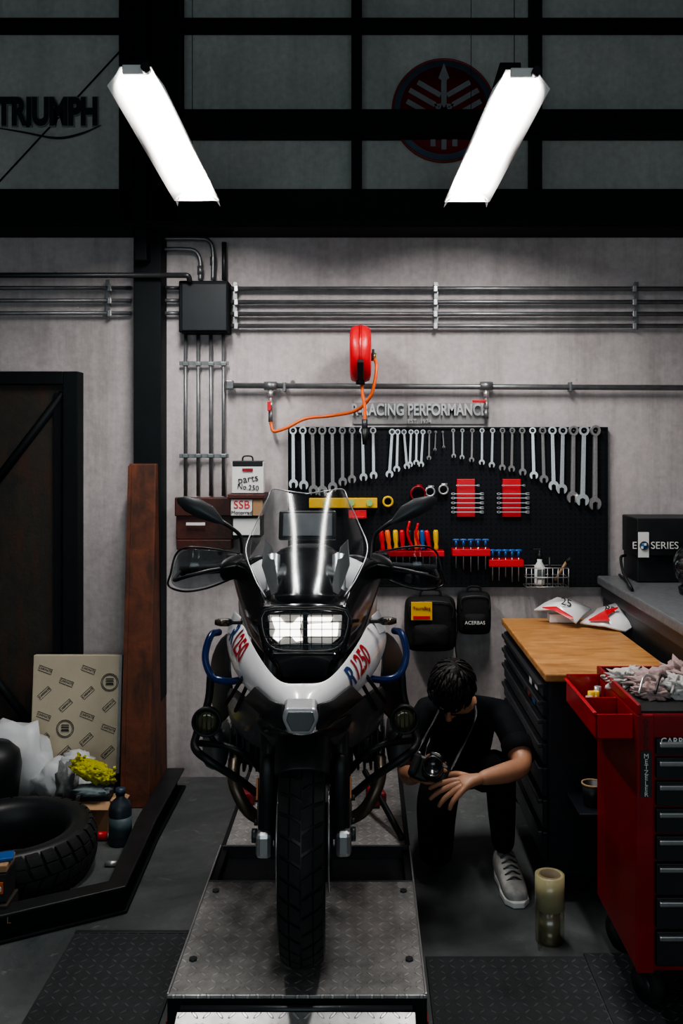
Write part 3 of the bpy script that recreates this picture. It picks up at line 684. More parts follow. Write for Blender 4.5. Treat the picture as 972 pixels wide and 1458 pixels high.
G('floor_chequer_plate'); box('plate',.725,1.7,2.0,3.03,.0,.007,plateB,.002)
# ------------------------------------------------------------ FLOOR CLUTTER LEFT
G('steel_floor_channel')
pts=[V((-.93,4.50,0)),V((-.93,3.9,0)),V((-.90,3.32,0)),V((-1.45,3.02,0)),V((-2.2,2.85,0))]
def ribbon(name,pts,w,z0,z1,mat):
    vs=[];fs=[];n=len(pts)
    for i,p in enumerate(pts):
        t=(pts[min(i+1,n-1)]-pts[max(i-1,0)]).normalized(); s=V((t.y,-t.x,0))
        for q in (-w/2,w/2):
            for z in (z0,z1): vs.append(V((p.x,p.y,z))+s*q)
    for i in range(n-1):
        a=i*4;b=a+4; fs+=[(a,a+1,b+1,b),(a+2,b+2,b+3,a+3),(a+1,a+3,b+3,b+1),(a,b,b+2,a+2)]
    fs+=[(0,2,3,1),((n-1)*4,(n-1)*4+1,(n-1)*4+3,(n-1)*4+2)]
    return mesh(name,vs,fs,mat,bevel=.004)
chm=M('channel_steel_worn',(.018,.020,.022),.4,.3,var=.5)
ribbon('base_flange',pts,.10,.0,.012,steelblk); ribbon('web',pts,.016,.012,.085,steelblk); ribbon('top_flange',pts,.085,.085,.097,chm)
G('spare_tyre')
tyre('carcass',(-1.40,3.60,.10),(0,0,1),.335,.19,rubber,34,.12)
lathe('bead',[(.215,-.07),(.23,-.075),(.23,-.05),(.22,-.05)],(-1.40,3.60,.10),(0,0,1),rubber,48,closed=True)
G('parts_carton')
obox('carton_b',(-1.36,3.19,.055),(.26,.12,.11),(0,0,.05),M('carton_dark',(.03,.025,.02),.5)); 
obox('carton',(-1.35,3.195,.163),(.22,.11,.10),(0,0,.08),M('carton_black',(.02,.02,.022),.5)); obox('orange_band',(-1.345,3.137,.165),(.20,.005,.04),(0,0,.08),M('carton_orange',(.6,.13,.02),.5),.001)
text('carton_word','Lithium',(-1.30,3.132,.168),.036,wplast,rot=(math.pi/2,0,.08))
obox('carton_c',(-1.34,3.195,.228),(.2,.11,.025),(0,0,.1),card); text('carton_word_b','TOOL',(-1.26,3.132,.06),.035,card,rot=(math.pi/2,0,.05))
obox('carton_top',(-1.30,3.19,.248),(.14,.06,.012),(0,.0,.3),bluepl,.003)
G('printed_carton_board')
R=Euler((-.10,0,0)).to_matrix()
org=V((-1.40,4.40,.105))
w,hg=.43,.56
def bp(x,z,y=0): return org+R@V((x,y,z))
prism('board',[bp(-w/2,0),bp(w/2,0),bp(w/2,hg),bp(-w/2,hg)],R@V((0,.035,0)),cardp,.003)
prism('tape_edge',[bp(w/2-.012,0,-.002),bp(w/2+.003,0,-.002),bp(w/2+.003,hg,-.002),bp(w/2-.012,hg,-.002)],R@V((0,.04,0)),lgrey,.001)
rng=random.Random(3)
for i in range(4):
    for j in range(5):
        x=-w/2+.06+i*.105; z=.05+j*.11+(.05 if i%2 else 0)
        if z>hg-.04: continue
        if (i,j) in ((3,3),(1,1)):
            for rr in (.042,.036): sweep('emblem_ring',[bp(x+rr*math.cos(t*math.pi/8),z+rr*math.sin(t*math.pi/8),-.001) for t in range(16)],.0016,ink,seg=5,res=1,closed=True)
            for q,hh in ((-.012,.02),(.004,.012),(.016,.008)): prism('emblem_car',[bp(x-.02,z+q,-.003),bp(x+.02,z+q,-.003),bp(x+.016,z+q+hh*.5,-.003),bp(x-.016,z+q+hh*.5,-.003)],R@V((0,.002,0)),ink,0)
            continue
        a=.75 if (i+j)%2 else -.35
        c,s=math.cos(a),math.sin(a)
        sweep('print_frame',[bp(x+c*u-s*v,z+s*u+c*v,-.001) for u,v in ((-.034,-.012),(.034,-.012),(.034,.012),(-.034,.012))],.0012,ink,seg=4,res=1,closed=True)
        m=frame_mtx(bp(x,z,-.001),R@V((c,0,s)),R@V((0,-1,0))); text('print_word','CARMATE',None,.015,ink,mtx=m,ext=.0005)
box('block_under',-1.6,-1.2,4.40,4.55,0,.105,dgrey,.005)
G('white_plastic_bag')
bagm=M('white_bag',(.55,.57,.59),.45,var=.1,bump=.5,bs=12)
blob('bag',(-1.66,4.29,.19),(.20,.09,.20),bagm,.35,7,seed=4); blob('bag_b',(-1.40,4.26,.11),(.14,.09,.11),bagm,.4,8,seed=9); blob('bag_c',(-1.34,4.26,.21),(.07,.06,.05),bagm,.5,8,seed=5)
G('crumpled_newspaper'); npm=M('newsprint',(.20,.21,.21),.8,var=.6,ns=30); blob('paper',(-1.33,4.08,.16),(.045,.05,.10),npm,.8,12,seed=11); blob('paper_low',(-1.335,4.08,.06),(.055,.055,.06),npm,.5,9,seed=2)
G('small_cardboard_box')
box('body',-1.26,-1.10,3.97,4.10,.0,.125,card,.003)
obox('flap',(-1.18,3.955,.125),(.15,.05,.004),(.4,0,0),card,0); obox('flap_b',(-1.08,4.03,.13),(.06,.12,.004),(0,.4,0),card,0)
obox('flap_inner',(-1.18,4.03,.145),(.13,.10,.03),(0,0,.1),dgrey)
G('cleaning_cloth'); blob('cloth',(-1.19,4.0,.180),(.08,.05,.02),M('cloth_grey',(.18,.23,.24),.9,var=.3),.5,9,seed=8)
G('wash_mitt'); mitt=M('mitt_yellow',(.42,.40,.02),.9,bump=.9,bs=160); MC=V((-1.195,4.02,.250)); blob('mitt',MC,(.10,.05,.04),mitt,.4,10,rot=(0,.40,0),seed=3,sub=4)
for i in range(70):
    a=V((rng.uniform(-1,1)*.095,rng.uniform(-1,.6)*.045,rng.uniform(-.3,1)*.038)); p=MC+Euler((0,.40,0)).to_matrix()@a; cyl('noodle',p,p+V((rng.uniform(-.01,.01),-.01,rng.uniform(-.004,.018))),.006,mitt,seg=6)
G('lubricant_bottle')
lathe('body',[(0,0),(.044,0),(.047,.01),(.047,.15),(.040,.175),(.018,.195),(.018,.21),(0,.21)],(-1.035,3.87,0),(0,0,1),M('bottle_navy',(.018,.028,.038),.4),28)
lathe('cap',[(0,.21),(.021,.21),(.021,.235),(0,.237)],(-1.035,3.87,0),(0,0,1),M('cap_navy',(.02,.04,.07),.4),16); lathe('label',[(.0476,.04),(.0478,.04),(.0478,.12),(.0476,.12)],(-1.035,3.87,0),(0,0,1),M('bottle_label',(.05,.08,.09),.5),28)
G('red_spray_cap'); cyl('cap',(-1.17,3.905,.018),(-1.10,3.905,.018),.018,redpl); cyl('can_end',(-1.10,3.905,.018),(-1.09,3.905,.018),.014,silver)
G('metal_socket_piece'); cyl('socket',(-1.04,3.66,.012),(-.99,3.66,.012),.011,chrome)
G('black_dustbin'); lathe('bin',[(0,0),(.10,0),(.13,.26),(.12,.32),(.08,.36),(0,.37)],(-1.66,4.06,.0),(0,0,1),black,28)
# ------------------------------------------------------------ TAPE
G('packing_tape_roll')
tx=.632; ty=3.12
cltape=clearmat('clear_tape_film',(.90,.89,.80),.10,.25)
lathe('roll_high',[(.036,.113),(.050,.113),(.050,.225),(.036,.225)],(tx,ty,0),(0,0,1),tapem,36,closed=True)
lathe('roll_low',[(.036,0),(.049,0),(.049,.112),(.036,.112)],(tx,ty,0),(0,0,1),cltape,36,closed=True)
lathe('core',[(.033,.113),(.0355,.113),(.0355,.227),(.033,.227)],(tx,ty,0),(0,0,1),M('tape_core',(.20,.16,.10),.8),36,closed=True)
lathe('core_low',[(.033,.0),(.0355,.0),(.0355,.112),(.033,.112)],(tx,ty,0),(0,0,1),M('tape_core_low',(.30,.28,.22),.6),36,closed=True)
loft('loose_tape',[[V((tx-.045,ty-.035,.10)),V((tx-.04,ty-.035,.0))],[V((tx-.055,ty-.06,.08)),V((tx-.06,ty-.06,.003))],[V((tx-.03,ty-.07,.05)),V((tx-.04,ty-.075,.003))]],cltape,solid=.001)
# ------------------------------------------------------------ MOTORCYCLE
bike=G('adventure_motorcycle')
Mb=Matrix.Translation((-.177,2.66,.215))@Matrix.Rotation(.041,4,'Z'); Mi=Mb.inverted(); bike.matrix_world=Mb
def Q(px,py,d): return Mi@P(px,py,d)
def C(py,d):
    v=Mi@V((-.177-.041*(d-2.66),d,H-(py-CY)*d/F)); v.x=0; return v
tyre('front_tyre',(0,0,.342),(1,0,0),.342,.125,rubber,40,.085)
lathe('front_rim',[(.243,-.045),(.262,-.045),(.262,-.038),(.245,-.02),(.245,.02),(.262,.038),(.262,.045),(.243,.045),(.238,0)],(0,0,.342),(1,0,0),dgrey,56,closed=True)
for s in (-1,1):
    lathe('brake_disc',[(.085,-.0025),(.152,-.0025),(.152,.0025),(.085,.0025)],(s*.072,0,.342),(1,0,0),silver,48,closed=True)
    lathe('disc_carrier',[(.04,-.004),(.088,-.004),(.088,.004),(.04,.004)],(s*.066,0,.342),(1,0,0),dgrey,24,closed=True)
lathe('hub',[(.0,-.085),(.03,-.085),(.045,-.06),(.04,0),(.045,.06),(.03,.085),(0,.085)],(0,0,.342),(1,0,0),dgrey,24)
for i in range(20):
    t=2*math.pi*i/20
    for s in (-1,1):
        t2=t+s*.18; cyl('spoke',(s*.04,math.cos(t)*.04,.342+math.sin(t)*.04),(s*.03,math.cos(t2)*.245,.342+math.sin(t2)*.245),.0028,silver,seg=5)
cyl('axle',(-.135,0,.342),(.135,0,.342),.014,silver)
slider=M('fork_slider',(.035,.037,.04),.35,.4)
for s in (-1,1):
    x=s*.106
    cyl('fork_lower',(x,0.0,.33),(x,.12,.68),.028,slider,r2=.027); cyl('fork_upper',(x,.115,.66),(x,.30,1.12),.022,silver)
    obox('axle_clamp',(x+s*.008,-.005,.325),(.048,.07,.075),(0,0,0),silver,.014)
    hull('caliper',[(x-s*.005,.05,.36,.03,.055),(x-s*.0,.08,.38,.040,.075),(x-s*.0,.12,.40,.034,.06)],silver,n=4)
    for zz_ in (.345,.415): cyl('caliper_bolt',(x+s*.035,.085,zz_),(x+s*.045,.085,zz_),.009,dgrey,seg=6)
    obox('reflector',(x+s*.030,.02,.47),(.006,.03,.06),(-.3,0,0),amber,.002)
    cyl('axle_nut',(x+s*.03,0,.342),(x+s*.045,0,.342),.02,dgrey,seg=6)
    hull('fork_guard',[(x,-.022,.44,.016,.10),(x,.0,.46,.024,.12),(x,.02,.48,.024,.10)],black,n=4)
rows=[]
for i in range(9):
    t=math.radians(48+i*12)
    row=[]
    for j,(xx,dr) in enumerate(((0,.378),(.035,.375),(.062,.362),(.078,.33))):
        r=dr-(.01 if i==0 else 0); row.append(V((-xx,-math.cos(t)*r,.342+math.sin(t)*r)))
    rows.append(row)
loft('front_fender',rows,black,solid=.004,sub=1,mirror=True)
A=[C(970,2.50),Q(402,973,2.51),Q(385,958,2.60),Q(366,930,2.72),Q(353,905,2.85),Q(346,882,2.98)]
Bv=[C(990,2.41),Q(402,993,2.43),Q(378,982,2.54),Q(352,957,2.69),Q(334,926,2.84),Q(327,893,3.0)]
Cv=[C(1020,2.36),Q(405,1022,2.38),Q(378,1010,2.56),Q(348,982,2.75),Q(326,948,2.92),Q(318,905,3.08)]
beak=loft('beak_fairing',[A,Bv,Cv],white,solid=.006,sub=2,mirror=True)
prism('beak_nose',[Q(x,y,2.335) for x,y in ((405,1010),(450,1010),(454,1026),(444,1047),(411,1047),(401,1026))],(0,.07,.012),lgrey,.010,bseg=3)
prism('beak_nose_inset',[Q(x,y,2.331) for x,y in ((410,1014),(445,1014),(448,1026),(440,1042),(415,1042),(407,1026))],(0,.01,.0),mgrey,.003)
loft('beak_lower',[[C(1046,2.39),Q(408,1042,2.39),Q(384,1026,2.55),Q(362,1008,2.72)],[C(1052,2.48),Q(405,1052,2.5),Q(388,1050,2.62),Q(368,1040,2.76)],[C(1040,2.75),Q(408,1045,2.77),Q(392,1050,2.8),Q(380,1055,2.85)]],gblack,solid=.006,sub=1,mirror=True)
loft('beak_black_insert',[[Q(400,1004,2.355),Q(384,998,2.47),Q(362,978,2.60)],[Q(402,1040,2.365),Q(378,1024,2.50),Q(346,996,2.66)]],black,solid=.010,sub=0,mirror=True)
loft('radiator_shroud',[[Q(322,968,3.0),Q(350,992,2.80),Q(382,1022,2.62),Q(402,1046,2.56)],[Q(318,1005,3.02),Q(342,1020,2.86),Q(372,1044,2.72),Q(396,1060,2.66)],[Q(330,1040,3.05),Q(345,1056,2.94),Q(368,1070,2.84),Q(385,1072,2.78)]],mgrey,solid=.008,sub=1,mirror=True)
loft('shroud_inner',[[Q(365,1045,2.80),Q(392,1065,2.75)],[Q(372,1110,2.95),Q(392,1105,2.9)],[Q(378,1130,3.05),Q(395,1130,3.0)]],black,solid=.008,sub=1,mirror=True)
loft('side_intake',[[Q(331,893,3.02),Q(312,905,3.12),Q(300,930,3.2)],[Q(326,930,2.97),Q(306,945,3.1),Q(295,965,3.2)],[Q(330,975,2.95),Q(305,990,3.08),Q(298,1005,3.18)],[Q(335,1010,3.0),Q(318,1030,3.1),Q(312,1035,3.2)]],dgrey,solid=.008,sub=1,mirror=True)
prism('side_white_flash',[Q(322,900,3.03),Q(333,870,3.03),Q(343,880,2.97),Q(331,905,2.95)],(0,.02,0),white,.002,mirror=True)
for (a,b) in (((345,965),(322,1002)),((352,975),(335,1012))): cyl('shroud_slot',Q(*a,2.76),Q(*b,2.9),.006,black,mirror=True)
# decals wrapped on the beak surface
dg=bpy.context.evaluated_depsgraph_get(); dg.update()
_bm=bmesh.new(); _bm.from_mesh(beak.evaluated_get(dg).to_mesh()); bvh=BVHTree.FromBMesh(_bm)
def decal(nm,body,m,size,mat,squeeze=1.):
    c=bpy.data.curves.new(nm,'FONT'); c.body=body; c.size=size; c.align_x='LEFT'; c.align_y='CENTER'; c.offset=.002
    o=bpy.data.objects.new(nm,c); bpy.context.scene.collection.objects.link(o)
    dgx=bpy.context.evaluated_depsgraph_get(); dgx.update(); me=bpy.data.meshes.new_from_object(o.evaluated_get(dgx)); bpy.data.objects.remove(o)
    b=bmesh.new(); b.from_mesh(me); bmesh.ops.triangulate(b,faces=b.faces)
    for _ in range(3):
        es_=[e for e in b.edges if e.calc_length()>.010]
        if es_: bmesh.ops.subdivide_edges(b,edges=es_,cuts=1); bmesh.ops.triangulate(b,faces=b.faces)
    n=m.to_3x3()@V((0,0,1))
    for v in b.verts:
        p=m@V((v.co.x*squeeze,v.co.y,0)); hit=bvh.ray_cast(p+n*.15,-n,.4)
        if hit[0] is None: hit=bvh.find_nearest(p)
        v.co=hit[0]+n*.0022
    b.to_mesh(me); b.free(); me.materials.clear(); me.materials.append(mat)
    return link(bpy.data.objects.new(nm,me))
def mx(v): return V((-v.x,v.y,v.z))
def sp(i,f,g): 
    a=Bv[i].lerp(Bv[i+1],f); o_=Cv if g>0 else A; b=o_[i].lerp(o_[i+1],f); return a.lerp(b,abs(g))
p_top=sp(4,.85,.0); p_bot=sp(2,.7,.0)
nl=V((-.55,-.80,.22)).normalized()
sz=.09
dred=M('decal_red',(.42,.01,.02),.4); dblue=M('decal_blue',(.01,.04,.16),.4)
def pair(a,b,n):
    x=(b-a).normalized(); m=frame_mtx(a,x,n); decal('decal_letter',"R",m,sz,dblue,.95); m2=frame_mtx(a+x*sz*.62,x,n); decal('decal_number',"1250",m2,sz,dred,.80)
pair(p_top,p_bot,nl)
pair(mx(p_bot)-(mx(p_top)-mx(p_bot)).normalized()*.03,mx(p_top),mx(nl))
# headlight
hd=2.74
prism('headlight_housing',[Q(x,y,hd) for x,y in ((372,862),(494,862),(502,890),(494,930),(468,962),(400,962),(374,930),(364,890))],(0,.16,0),gblack,.012)
def lens(pts,nm,m,dd,t=.012,b=.004): prism(nm,[Q(x,y,dd) for x,y in pts],(0,t,0),m,b)
lens([(381,876),(432,876),(432,916),(398,918),(384,906)],'lens_reflector_l',headref,hd-.008)
lens([(438,876),(487,876),(485,906),(472,917),(438,916)],'lens_reflector_r',headref,hd-.008)
lens([(386,880),(398,880),(406,889),(416,889),(424,880),(431,880),(426,897),(431,912),(421,914),(414,906),(404,906),(396,914),(388,908),(392,897)],'led_x',headem,hd-.018,.008,.003)
lens([(437,890),(482,888),(480,906),(437,906)],'led_bar',headem,hd-.018,.008,.002)
lens([(437,880),(474,880),(470,886),(437,886)],'led_bar_b',headem,hd-.018,.008,.001)
lens([(431,872),(438,872),(438,925),(431,925)],'lens_divider',black,hd-.02,.012,.002)
prism('headlight_cover',[Q(x,y,hd-.035) for x,y in ((378,872),(490,872),(490,905),(474,922),(396,922),(380,905))],(0,.003,0),clear,0)
gd=hd-.06
for i in range(8): cyl('guard_wire',Q(383+i*15,870,gd),Q(383+i*15,922,gd),.0014,dgrey,seg=6)
for i in range(5): cyl('guard_wire_h',Q(377,874+i*11,gd),Q(491,874+i*11,gd),.0014,dgrey,seg=6)
sweep('guard_frame',[Q(x,y,gd) for x,y in ((376,869),(433,866),(492,869),(493,905),(476,925),(433,928),(392,925),(375,905))],.004,black,res=3,closed=True)
prism('headlight_chin',[Q(x,y,2.66) for x,y in ((385,930),(480,930),(462,968),(404,968))],(0,.1,0),gblack,.008)
loft('headlight_brow',[[C(856,2.70),Q(400,858,2.71),Q(372,866,2.76)],[C(868,2.68),Q(400,868,2.69),Q(370,876,2.76)]],gblack,solid=.012,sub=1,mirror=True)
loft('upper_cowl',[[C(868,2.72),Q(405,866,2.73),Q(378,862,2.80)],[C(835,2.76),Q(408,835,2.78),Q(384,838,2.86)],[C(800,2.92),Q(405,800,2.94),Q(388,806,2.99)],[C(775,3.02),Q(405,776,3.03),Q(390,782,3.06)]],gblack,solid=.01,sub=1,mirror=True)
loft('cheek_fairing',[[Q(350,788,3.0),Q(333,800,3.1),Q(326,808,3.18)],[Q(362,820,2.9),Q(342,838,3.02),Q(334,845,3.12)],[Q(380,856,2.77),Q(352,866,2.92),Q(342,868,3.05)],[Q(376,905,2.74),Q(360,900,2.86),Q(348,892,3.0)],[Q(388,945,2.68),Q(370,930,2.8),Q(356,905,2.95)]],gblack,solid=.01,sub=1,mirror=True)
prism('wind_deflector',[Q(377,768,3.0),Q(388,780,2.97),Q(398,842,2.82),Q(386,848,2.80),Q(372,805,2.9)],(.0,.006,0),black,.002,mirror=True)
loft('windscreen',[[C(848,2.69),Q(405,848,2.70),Q(385,850,2.75),Q(378,850,2.79)],
 [C(822,2.75),Q(402,822,2.77),Q(374,822,2.84),Q(362,822,2.9)],
 [C(778,2.87),Q(398,778,2.9),Q(366,779,2.98),Q(350,782,3.05)],
 [C(738,2.98),Q(400,738,3.0),Q(376,742,3.07),Q(364,746,3.13)],
 [C(715,3.05),Q(405,712,3.07),Q(388,708,3.12),Q(380,712,3.16)],
 [C(702,3.09),Q(408,698,3.11),Q(395,694,3.15),Q(386,697,3.19)]],clear,solid=.004,sub=2,mirror=True)
rim=[Q(378,850,2.79),Q(362,822,2.9),Q(350,782,3.05),Q(364,746,3.13),Q(380,712,3.16),Q(388,697,3.18),Q(408,699,3.11),C(703,3.09)]
sweep('screen_edge',rim,.0022,lgrey,seg=6,mirror=True)
obox('tft_display',C(748,3.18),(.20,.02,.11),(-.5,0,0),black,.008); obox('tft_glass',C(747,3.165),(.17,.004,.085),(-.5,0,0),M('display_back',(.16,.17,.18),.3),.002)
for s in (-1,1):
    sweep('screen_bracket',[V((s*.05,.30,.95)),V((s*.06,.36,1.02)),V((s*.07,.42,1.12))],.008,black)
    sweep('cable_loop',[V((s*.08,.42,1.0)),V((s*.11,.36,1.06)),V((s*.09,.33,1.0)),V((s*.05,.34,.95))],.006,dgrey)
hb=3.22
sweep('handlebar',[C(800,3.3),Q(400,798,3.28),Q(370,795,3.24),Q(335,806,3.26),Q(262,812,3.30)],.012,black,mirror=True)
cyl('grip',Q(325,808,3.265),Q(258,813,3.30),.018,rubber,mirror=True)
sweep('brake_lever',[Q(335,806,3.20),Q(310,812,3.15),Q(265,820,3.18)],.006,silver,mirror=True)
obox('master_cylinder',Q(335,798,3.2),(.06,.05,.05),(0,0,.2),black,.01,mirror=True)
g1=[Q(342,788,3.2),Q(318,784,3.10),Q(290,780,3.04),Q(264,780,3.03),Q(250,790,3.07)]
g2=[Q(342,800,3.17),Q(318,804,3.06),Q(288,808,3.0),Q(256,812,3.0),Q(243,816,3.05)]
g3=[Q(342,818,3.19),Q(320,828,3.1),Q(292,838,3.05),Q(262,842,3.04),Q(240,834,3.08)]
loft('handguard_visor',[g1,g2,g3],smoke,solid=.004,sub=2,mirror=True)
sweep('handguard_rim',g1+[g2[-1]]+g3[::-1],.0035,black,seg=8,mirror=True)
loft('handguard_base',[[Q(346,786,3.19),Q(330,790,3.1),Q(314,798,3.04)],[Q(346,802,3.17),Q(328,806,3.06),Q(308,810,3.0)],[Q(346,820,3.18),Q(330,826,3.1),Q(314,830,3.06)]],black,solid=.008,sub=1,mirror=True)
sweep('handguard_spine',[Q(340,806,3.1),Q(300,812,3.0),Q(262,822,2.99),Q(248,826,3.05),Q(256,814,3.28)],.006,black,mirror=True)
ml=[(251,710),(262,707),(284,711),(303,722),(317,741),(320,747),(306,745),(282,738),(262,727),(253,717)]
prism('mirror_shell',[Q(x,y,3.16) for x,y in ml],(0,.03,0),black,.010,mirror=True,bseg=3)
mesh('mirror_crown',[Q(x,y,3.157) for x,y in ml]+[Q(278,722,3.125)],[(i,(i+1)%10,10) for i in range(10)],dgrey,smooth=True,mirror=True)
sweep('mirror_stem',[Q(313,741,3.17),Q(330,752,3.18),Q(343,766,3.2),Q(346,798,3.24)],[.009,.007,.007,.009],black,mirror=True)
indm=M('indicator_smoke',(.06,.04,.02),.15)
for s in (-1,1):
    p=Q(345,886,2.92); e=Q(306,886,2.92)
    if s>0: p=mx(p);e=mx(e)
    sweep('indicator_pod',[p,p.lerp(e,.35),p.lerp(e,.5),p.lerp(e,.8),e],[.007,.007,.013,.013,.008],black); cyl('indicator_lens',p.lerp(e,.55)+V((0,-.008,0)),p.lerp(e,.92)+V((0,-.008,0)),.009,indm)
hull('fuel_tank',[(0,.42,.90,.14,.12),(0,.50,.92,.24,.16),(0,.62,.93,.26,.18),(0,.82,.90,.22,.16),(0,.98,.84,.12,.10)],white,n=3)
hull('tank_cover',[(0,.52,1.02,.1,.10),(0,.66,1.04,.12,.09),(0,.85,.98,.1,.09)],black,n=3)
hull('seat',[(0,.92,.88,.10,.05),(0,1.1,.86,.14,.06),(0,1.3,.90,.15,.06),(0,1.42,.95,.14,.06),(0,1.65,.96,.11,.05)],black,n=3)
hull('tail',[(0,1.2,.80,.12,.05),(0,1.5,.86,.12,.05),(0,1.75,.90,.08,.04)],mgrey,n=3)
hull('fairing_core',[(0,.14,.92,.10,.12),(0,.26,.88,.17,.18),(0,.45,.80,.2,.2),(0,.6,.75,.18,.16)],black,n=3.5)
hull('engine_block',[(0,.40,.46,.10,.16),(0,.46,.44,.15,.22),(0,.75,.42,.17,.22),(0,1.0,.42,.14,.2)],dgrey,n=4)
hull('skid_plate',[(0,.36,.36,.10,.02),(0,.40,.26,.13,.015),(0,.5,.18,.14,.012),(0,.9,.17,.14,.012)],silver,n=5)
header=M('header_steel',(.16,.13,.10),.4,.8)
def S(x,y,dd,s):
    q=Q(x,y,dd); return V((s*abs(q.x),q.y,q.z))
for s in (-1,1):
    hull('cylinder',[(.56,s*.14,.43,.07,.07),(.56,s*.27,.43,.075,.075)],dgrey,ax='x',n=4)
    for i in range(6): hull('fin',[(.56,s*(.15+i*.022),.43,.088,.088),(.56,s*(.157+i*.022),.43,.088,.088)],dgrey,ax='x',n=4,sub=0)
    hull('cylinder_head',[(.56,s*.27,.43,.095,.085),(.56,s*.33,.43,.10,.08),(.56,s*.37,.43,.075,.055)],mgrey,ax='x',n=4)
    sweep('exhaust_header',[V((s*.25,.48,.40)),V((s*.24,.40,.34)),V((s*.18,.40,.24)),V((s*.08,.55,.16)),V((s*.06,.9,.15))],.021,header)
    sweep('crash_bar_blue',[S(x,y,dd,s) for x,y,dd in ((312,900,3.05),(300,905,3.0),(292,935,2.95),(301,962,2.92),(322,970,2.9),(345,968,2.86))],.0115,blue)
    sweep('crash_bar_lower',[S(x,y,dd,s) for x,y,dd in ((300,960,3.0),(296,1000,3.0),(280,1045,2.98),(278,1066,2.95),(300,1085,2.92),(340,1110,2.95),(372,1135,3.0))],.013,black)
    sweep('crash_bar_mid',[S(x,y,dd,s) for x,y,dd in ((285,1058,2.98),(320,1062,2.92),(350,1075,2.92),(375,1100,3.0))],.011,black)
    c=S(295,1026,2.93,s)
    lathe('fog_lamp',[(0,.05),(.03,.05),(.042,.02),(.048,-.01),(.048,-.02),(.042,-.022),(.040,-.014),(0,-.010)],c,(0,1,0),black,28)
    lathe('fog_lens',[(0,-.016),(.02,-.015),(.040,-.012)],c,(0,1,0),fogm,24)
    for k in range(-2,3): cyl('fog_guard',c+V((k*.015,-.024,-.037+abs(k)*.006)),c+V((k*.015,-.024,.037-abs(k)*.006)),.0015,dgrey,seg=5)
    cyl('fog_bracket',c+V((0,.02,-.045)),c+V((s*-.03,.05,-.10)),.008,black)
    cyl('foot_peg',(s*.12,.95,.33),(s*.24,.95,.33),.012,dgrey); obox('footrest_plate',(s*.15,.98,.36),(.02,.1,.14),(0,0,0),dgrey)
    sweep('frame_tube',[V((s*.10,.28,.95)),V((s*.15,.5,.7)),V((s*.15,.9,.5)),V((s*.1,1.1,.6))],.017,black)
    sweep('subframe',[V((s*.13,.9,.78)),V((s*.13,1.3,.78)),V((s*.1,1.7,.86))],.012,black)
cyl('shock',(0,.22,.52),(0,.34,1.0),.024,dgrey)
for i in range(9): lathe('shock_coil',[(.030,-.004),(.036,0),(.030,.004)],(0,.235+i*.01,.58+i*.04),(0,.25,1),white,20)
sweep('telelever_arm',[V((-.10,.12,.66)),V((-.11,.3,.56)),V((-.09,.5,.5))],.016,dgrey,mirror=True)
cyl('fork_bridge',(-.12,.125,.69),(.12,.125,.69),.022,dgrey)
for s in (-1,1): sweep('brake_hose',[V((s*.09,.08,.42)),V((s*.08,.05,.55)),V((s*.06,.12,.66)),V((s*.04,.2,.85))],.005,black)
obox('horn',(0.03,.2,.72),(.08,.04,.08),(0,0,0),black,.02)
tyre('rear_tyre',(0,1.52,.342),(1,0,0),.342,.17,rubber,36,.1)
lathe('rear_rim',[(.235,-.06),(.25,-.06),(.24,0),(.25,.06),(.235,.06),(.228,0)],(0,1.52,.342),(1,0,0),dgrey,48,closed=True)
lathe('rear_hub',[(0,-.09),(.06,-.09),(.06,.09),(0,.09)],(0,1.52,.342),(1,0,0),dgrey,24)
for i in range(16):
    t=2*math.pi*i/16; cyl('rear_spoke',(0,1.52+math.cos(t)*.05,.342+math.sin(t)*.05),(.04*(-1)**i,1.52+math.cos(t+.15)*.235,.342+math.sin(t+.15)*.235),.003,silver,seg=5)
hull('swingarm',[(.11,.95,.40,.035,.06),(.125,1.2,.38,.035,.055),(.11,1.52,.342,.04,.075)],dgrey,n=3)
hull('silencer',[(-.18,1.05,.40,.03,.035),(-.19,1.15,.43,.05,.06),(-.21,1.55,.56,.05,.065),(-.21,1.6,.57,.035,.045)],silver,n=3)
# ------------------------------------------------------------ MAN
def skinmesh(name,nodes,edges,root,matfn,sub=2):
    names=list(nodes); idx={n:i for i,n in enumerate(names)}
    me=bpy.data.meshes.new(name+'_sk'); me.from_pydata([tuple(nodes[n][0]) for n in names],[(idx[a],idx[b]) for a,b in edges],[])
    ob=bpy.data.objects.new(name+'_sk',me); bpy.context.scene.collection.objects.link(ob)
    ob.modifiers.new('k','SKIN'); 
    bm=bmesh.new(); bm.from_mesh(me); ly=bm.verts.layers.skin.verify(); bm.verts.ensure_lookup_table()
    for n in names:
        r=nodes[n][1]; v=bm.verts[idx[n]]; v[ly].radius=r if isinstance(r,tuple) else (r,r); v[ly].use_root=(n==root)
    bm.to_mesh(me); bm.free()
    k=ob.modifiers['k']; k.use_smooth_shade=True; k.branch_smoothing=.4
    u=ob.modifiers.new('u','SUBSURF'); u.levels=sub; u.render_levels=sub
    dg=bpy.context.evaluated_depsgraph_get(); dg.update()
    m2=bpy.data.meshes.new_from_object(ob.evaluated_get(dg)); bpy.data.objects.remove(ob)
    m2.name=name; mats=[]; m2.materials.clear()
    segs=[(V(nodes[a][0]),V(nodes[b][0]),a,b) for a,b in edges]
    for p in m2.polygons:
        c=p.center; best=None
        for a,b,na,nb in segs:
            ab=b-a; t=max(0,min(1,(c-a).dot(ab)/max(ab.length_squared,1e-9))); dd=(c-(a+ab*t)).length
            if best is None or dd<best[0]: best=(dd,na,nb,t)
        mt=matfn(best[1],best[2],best[3])
        if mt not in mats: mats.append(mt); m2.materials.append(mt)
        p.material_index=mats.index(mt); p.use_smooth=True
    return link(bpy.data.objects.new(name,m2))
G('crouching_man')
